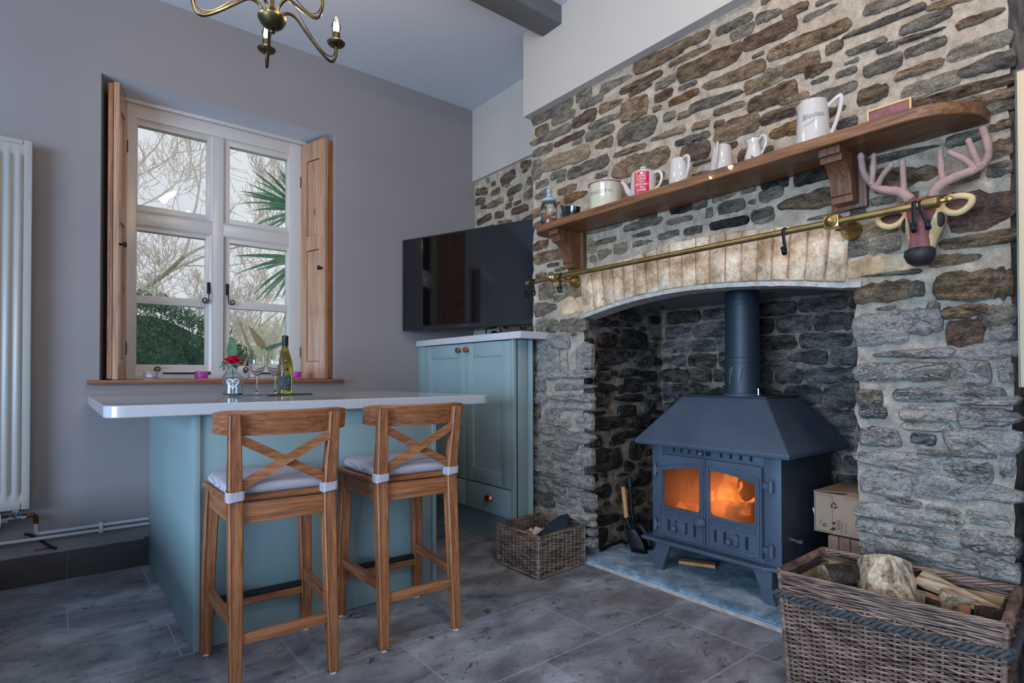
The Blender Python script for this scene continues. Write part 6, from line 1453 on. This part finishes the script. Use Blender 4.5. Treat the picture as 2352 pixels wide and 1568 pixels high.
def wineglass(x, y, label):
    t = thing('wine_glass', label, 'wine glass', (x, y, SZ), 0, 'stemmed wine glasses on the slate')
    o = [(0, 0), (.034, 0), (.035, .0015), (.012, .007), (.005, .016), (.0036, .03), (.0036, .078), (.006, .090), (.018, .101), (.032, .118), (.0395, .142), (.039, .170), (.034, .205), (.0315, .222)]
    i_ = [(.0305, .222), (.033, .205), (.038, .170), (.0385, .143), (.031, .120), (.017, .104), (.005, .096), (0, .095)]
    obj('glass', MB().lathe(o+i_, (x, y, SZ), 40), 'clear_glass', t)
wineglass(.789, 3.050, 'left wine glass, the one next to the flower vase'); wineglass(.860, 2.990, 'right wine glass, the one partly in front of the wine bottle')
bt = thing('wine_bottle', 'green-gold bottle of white wine with a dark label and black cap', 'bottle', (.935, 3.06, SZ))
BX, BY = .932, 3.065
obj('glass_body', MB().lathe([(0, .012), (.020, .006), (.033, 0), (.038, .004), (.038, .135), (.036, .160), (.028, .190), (.018, .222), (.0145, .250), (.0145, .298), (0, .298)], (BX, BY, SZ), 40), 'bottle_glass', bt)
obj('foil_cap', MB().lathe([(.0150, .248), (.0158, .250), (.0158, .301), (.013, .303), (0, .303)], (BX, BY, SZ), 28), 'wine_foil', bt)
ya_ = math.atan2(-BY, -BX)
bw = lambda u, v, r=.0384: (BX+r*math.cos(ya_+u/.0384), BY+r*math.sin(ya_+u/.0384), SZ+.056+v)
lbl = obj('label', MB().grid(16, 2, lambda i, j: bw(lerp(-.034, .034, i), lerp(-.038, .036, j))), 'wine_label', bt, True, fix=False)
br2 = lambda u, v: bw(u, v, .0387)
mb = MB()
for a, b in (((-.033, -.036), (.033, -.036)), ((-.033, .034), (.033, .034))): mb.tube([br2(lerp(a[0], b[0], k/10), a[1]) for k in range(11)], .0005, 4)
mb.tube([br2(-.033, -.036), br2(-.033, .034)], .0005, 4).tube([br2(.033, -.036), br2(.033, .034)], .0005, 4)
mb.tube([br2(.015+.009*math.cos(t), .008+.015*math.sin(t)) for t in [i*.5 for i in range(13)]], .0005, 4).tube([br2(.018+.004*math.cos(t), .010+.010*math.sin(t)) for t in [i*.5 for i in range(13)]], .0005, 4).tube([br2(.018+.003*math.cos(t), .026+.003*math.sin(t)) for t in [i*.6 for i in range(11)]], .0005, 4)
mb.tube([br2(-.026+.006*math.sin(t), .002-.011*t/3) for t in [i*.3 for i in range(11)]], .0006, 4).tube([br2(-.026+k*.0035, -.008+.002*math.sin(k*2)) for k in range(12)], .0005, 4)
obj('line_drawing', mb, 'label_line', lbl)
obj('lettering', text_mb('London', .009, lambda u, v: br2(u+.008, v-.023)), 'label_line', lbl, False, fix=False)

# ------------------------------------------------------------ chandelier
hx, hy, hzz = .615, 2.185, 2.317
ch = thing('chandelier', 'aged bronze five-arm chandelier with candle bulbs hanging from the ceiling', 'chandelier', (hx, hy, hzz))
obj('hub', MB().lathe([(0, -.046), (.008, -.044), (.011, -.038), (.007, -.030), (.020, -.027), (.036, -.016), (.046, .0), (.050, .008), (.050, .014), (.044, .018), (.030, .020), (.012, .030), (.010, .05), (0, .05)], (hx, hy, hzz), 36), 'aged_bronze', ch)
obj('stem', MB().tube([(hx, hy, hzz+.03), (hx, hy, CEIL-.03)], .0075, 12), 'aged_bronze', ch)
obj('ceiling_rose', MB().lathe([(0, -.05), (.02, -.045), (.05, -.01), (.055, 0), (0, 0)], (hx, hy, CEIL), 28), 'aged_bronze', ch)
for az in (11, 83, 157, 226, -84):
    a = R(az); dx, dy = math.sin(a), math.cos(a)
    P_ = lambda r, z: (hx+dx*r*1.03, hy+dy*r*1.03, hzz+z+.029*min(1, r/.15))
    arm = obj('arm', MB().tube(bez([P_(.030, .005), P_(.036, .040), P_(.075, .050), P_(.120, .000), P_(.190, -.068), P_(.232, -.092), P_(.252, -.055), P_(.250, -.008)]), .0058, 9), 'aged_bronze', ch)
    obj('wire_scroll', MB().tube(bez([P_(.020, .20), P_(.060, .12), P_(.110, .035), P_(.180, -.052), P_(.222, -.070), P_(.242, -.055), P_(.246, -.018)]), .0022, 6), 'aged_bronze', arm)
    c = P_(.250, -.010)
    obj('drip_pan', MB().lathe([(0, -.004), (.008, -.006), (.030, .001), (.036, .009), (.035, .010), (.028, .005), (0, .003)], c, 28), 'aged_bronze', arm)
    obj('candle_sleeve', MB().lathe([(0, .002), (.0165, .002), (.0160, .048), (0, .048)], c, 20), 'aged_bronze', arm)
    bl = obj('bulb', MB().lathe([(.009, .046), (.0125, .052), (.0178, .068), (.0175, .080), (.012, .100), (.005, .114), (0, .119)], c, 24), 'jar_glass', arm)
    mb = MB()
    for k in range(4): t = 2*PI*k/4; mb.tube([(c[0]+.006*math.cos(t), c[1]+.006*math.sin(t), c[2]+.056), (c[0]+.007*math.cos(t), c[1]+.007*math.sin(t), c[2]+.094)], .0017, 5)
    obj('filament', mb, 'filament', bl)
    l = bpy.data.lights.new('candle_bulb_light', 'POINT'); l.energy = 5.5; l.color = (1.0, .72, .44); l.shadow_soft_size = .016
    o = bpy.data.objects.new('candle_bulb_light', l); COL.objects.link(o); o.location = (c[0], c[1], c[2]+.078)

# ------------------------------------------------------------ right edge: glass splashback over a black range side
gp = thing('glass_splashback', 'beige glass splashback with a green edge at the right edge of the picture', 'splashback', (2.05, 0, .97))
obj('painted_back', MB().bbox(2.0505, 2.062, -.45, .3385, .966, 1.831, .001), 'splash_beige', gp); obj('glass_sheet', MB().bbox(2.044, 2.050, -.455, .339, .965, 1.832, .001), 'pane_glass', gp)
obj('polished_edge', MB().box(2.0435, 2.0505, .339, .3415, .965, 1.832), 'glass_edge', gp, False)
rg_ = thing('range_cooker', 'dark side of a black range cooker at the lower right edge', 'cooker', (2.4, -.1, 0))
obj('cabinet_side', MB().bbox(2.12, 2.75, -.46, .318, .03, .93, .006), 'range_black', rg_); obj('hob_top', MB().bbox(2.09, 2.75, -.47, .325, .931, .96, .004), 'range_black', rg_)

# ------------------------------------------------------------ garden outside the window
gr = obj('ground_garden', MB().grid(12, 12, lambda i, j: (lerp(-8, 16, i), lerp(4.1, 30, j), -.25+.05*nz(i*9, j*9))), 'garden_soil', None, False, fix=False); tag(gr, kind='structure')
def tree(name, label, base_, h, r0, seed, spread=.55, levels=6, mats=('bark_grey', 'twig_grey'), lean=(0, 0), first=.35, kids=3, minr=.006, group=None):
    rg = random.Random(seed); t = thing(name, label, 'tree', base_, 0, group); trunk, tw = MB(), MB()
    def grow(p, d, L, r, lev):
        n = 4; pts = [p]; dd = d.copy()
        for i in range(n):
            dd = (dd+Vector((rg.uniform(-1, 1), rg.uniform(-1, 1), rg.uniform(-.5, .9)))*.24).normalized(); pts.append(pts[-1]+dd*L/n)
        rs = [max(minr, lerp(r, r*.66, i/n)) for i in range(n+1)]
        (trunk if lev < 2 else tw).tube(pts, rs, 8 if lev < 2 else (5 if lev < 4 else 3), caps=False)
        if lev >= levels: return
        kk = kids if lev < levels-2 else kids+1
        for c in range(kk):
            q = pts[-1] if c < 2 else pts[rg.choice((1, 2, 3))]
            ax = dd.orthogonal().normalized(); ax = Matrix.Rotation(rg.uniform(0, 2*PI), 3, dd) @ ax
            nd = (Matrix.Rotation(rg.uniform(.45, 1.25)*spread*1.2, 3, ax) @ dd+Vector((0, 0, .10))).normalized()
            grow(q, nd, L*rg.uniform(.62, .84), r*rg.uniform(.46, .66), lev+1)
    grow(Vector(base_), Vector((lean[0], lean[1], 1)).normalized(), h*first, r0, 0)
    obj('trunk', trunk, mats[0], t, True, fix=False); tag(obj('branches', tw, mats[1], t, True, fix=False), kind='stuff')
    return t
tree('bare_tree', 'tall bare winter tree with a forked trunk behind the hedge, left panes', (.75, 10.0, -.3), 5.6, .085, 11, .50, 7, lean=(-.10, 0), first=.36, minr=.0034)
tree('bare_tree', 'bare tree leaning right from behind the hedge in the lower left panes', (1.15, 9.6, -.3), 3.5, .07, 5, .7, 7, lean=(.12, 0), first=.36, minr=.0034)
tree('bare_tree', 'far bare tree filling the left edge of the upper left pane', (-1.4, 15.0, -.3), 9.5, .11, 23, .6, 7, lean=(.1, 0), first=.34, minr=.006)
tree('bare_tree', 'thicket-like greenish bare tree behind the right-hand panes', (3.1, 11.5, -.3), 3.3, .05, 8, .8, 7, ('twig_green', 'twig_green'), first=.28, minr=.0034)
tree('bare_tree', 'greenish bare shrub-like tree low behind the right-hand panes', (2.5, 8.6, -.3), 2.3, .035, 31, .9, 7, ('twig_green', 'twig_green'), first=.26, minr=.0035)
rg = random.Random(9)
hg = thing('garden_hedge', 'dense dark green evergreen hedge in the lower left panes', 'hedge', (.9, 7.0, -.3))
mb = MB()
def top(x): return pl([(-1.0, 1.9), (.45, 1.80), (.85, 1.76), (1.15, 1.62), (1.40, 1.50), (1.62, 1.28), (1.9, .9)], x)
mb.grid(40, 20, lambda i, j: (lerp(-1, 1.85, i), 7.15+.12*nz(i*20, j*9, 2), lerp(-.3, top(lerp(-1, 1.85, i))-.12, j)))
obj('mass', mb, 'hedge_leaf', hg, True, fix=False)
mb = MB()
for _ in range(15000):
    x = rg.uniform(-.2, 1.85); tz = top(x); z = rg.uniform(.2, tz) if rg.random() < .8 else tz+rg.gauss(-.02, .05); y = 7.0+rg.uniform(-.16, .14)
    a = rg.uniform(0, 2*PI); L = rg.uniform(.02, .055); w = L*rg.uniform(.12, .25); dx, dz = math.cos(a)*L, abs(math.sin(a))*L*.8+.01; dy = rg.uniform(-.04, .03)
    mb.add([(x, y, z), (x+dx*.5-w, y+dy*.5, z+dz*.5), (x+dx, y+dy, z+dz), (x+dx*.5+w, y+dy*.5-.01, z+dz*.5)], [(0, 1, 2, 3)])
tag(obj('leaves', mb, 'hedge_leaf', hg, False, fix=False), kind='stuff')
cpm = thing('cabbage_palm', 'spiky green cabbage palm at the right edge of the right-hand panes', 'palm', (1.95, 5.9, -.3))
obj('trunk', MB().tube([(2.02, 5.9, -.3), (1.99, 5.9, 1.2), (1.96, 5.9, 2.7)], [.07, .06, .055], 10), 'bark_grey', cpm)
def strap(p, d, L, w, droop, mat='palm_leaf', par=None, nm='leaf'):
    p, d = Vector(p), Vector(d).normalized(); side = d.cross(Vector((fw.x, fw.y, 0))).normalized(); vs = []
    if side.length < .1: side = Vector((1, 0, 0))
    for i in range(6):
        u = i/5; q = p+d*L*u+Vector((0, 0, -droop*u*u*L)); ww = w*(1-u)**.7*(.6+.8*min(1, u*4))
        vs += [q-side*ww, q+side*ww]
    return MB().add(vs, [(i*2, i*2+1, i*2+3, i*2+2) for i in range(5)])
for k in range(150):
    hd_ = rg.random() < .6; c = (1.955, 5.9, 2.70) if hd_ else (1.93, 5.8, 2.18)
    a = rg.uniform(0, 2*PI); el = rg.uniform(-.35, 1.2) if hd_ else rg.uniform(-1.3, .35)
    d_ = (math.cos(a)*math.cos(el), math.sin(a)*math.cos(el), math.sin(el)); m_ = strap(c, d_, rg.uniform(.45, .68), .016, rg.uniform(.05, .35))
    obj('leaf', m_, 'palm_leaf', cpm, False, fix=False)
fx = thing('flax_plant', 'New Zealand flax style clump with bent dry straw-coloured leaves outside the right pane', 'plant', (1.62, 6.0, -.3)); fx['label'] = 'clump of strap leaves with bent dry straw-coloured blades behind the glasses'
for a, b, w, m_ in (((1.62, 6.0, .9), (1.36, 6.0, 1.62), .022, 'flax_dead'), ((1.62, 6.0, 1.28), (1.46, 5.95, 1.50), .040, 'flax_dead'), ((1.63, 6.0, 1.27), (1.84, 5.9, 1.36), .022, 'flax_green'), ((1.86, 5.9, .9), (1.82, 5.9, 1.75), .030, 'flax_green'), ((1.30, 6.0, .93), (1.46, 6.0, 1.0), .020, 'flax_dead'), ((1.30, 6.0, .8), (1.48, 6.0, 1.22), .018, 'flax_dead'), ((1.7, 6.05, .2), (1.66, 6.0, 1.3), .03, 'flax_green'), ((1.45, 6.05, .2), (1.55, 6.0, 1.1), .03, 'flax_green')):
    d_ = Vector(b)-Vector(a); q = strap(a, d_, d_.length, w, .0); obj('leaf', q, m_, fx, False, fix=False)
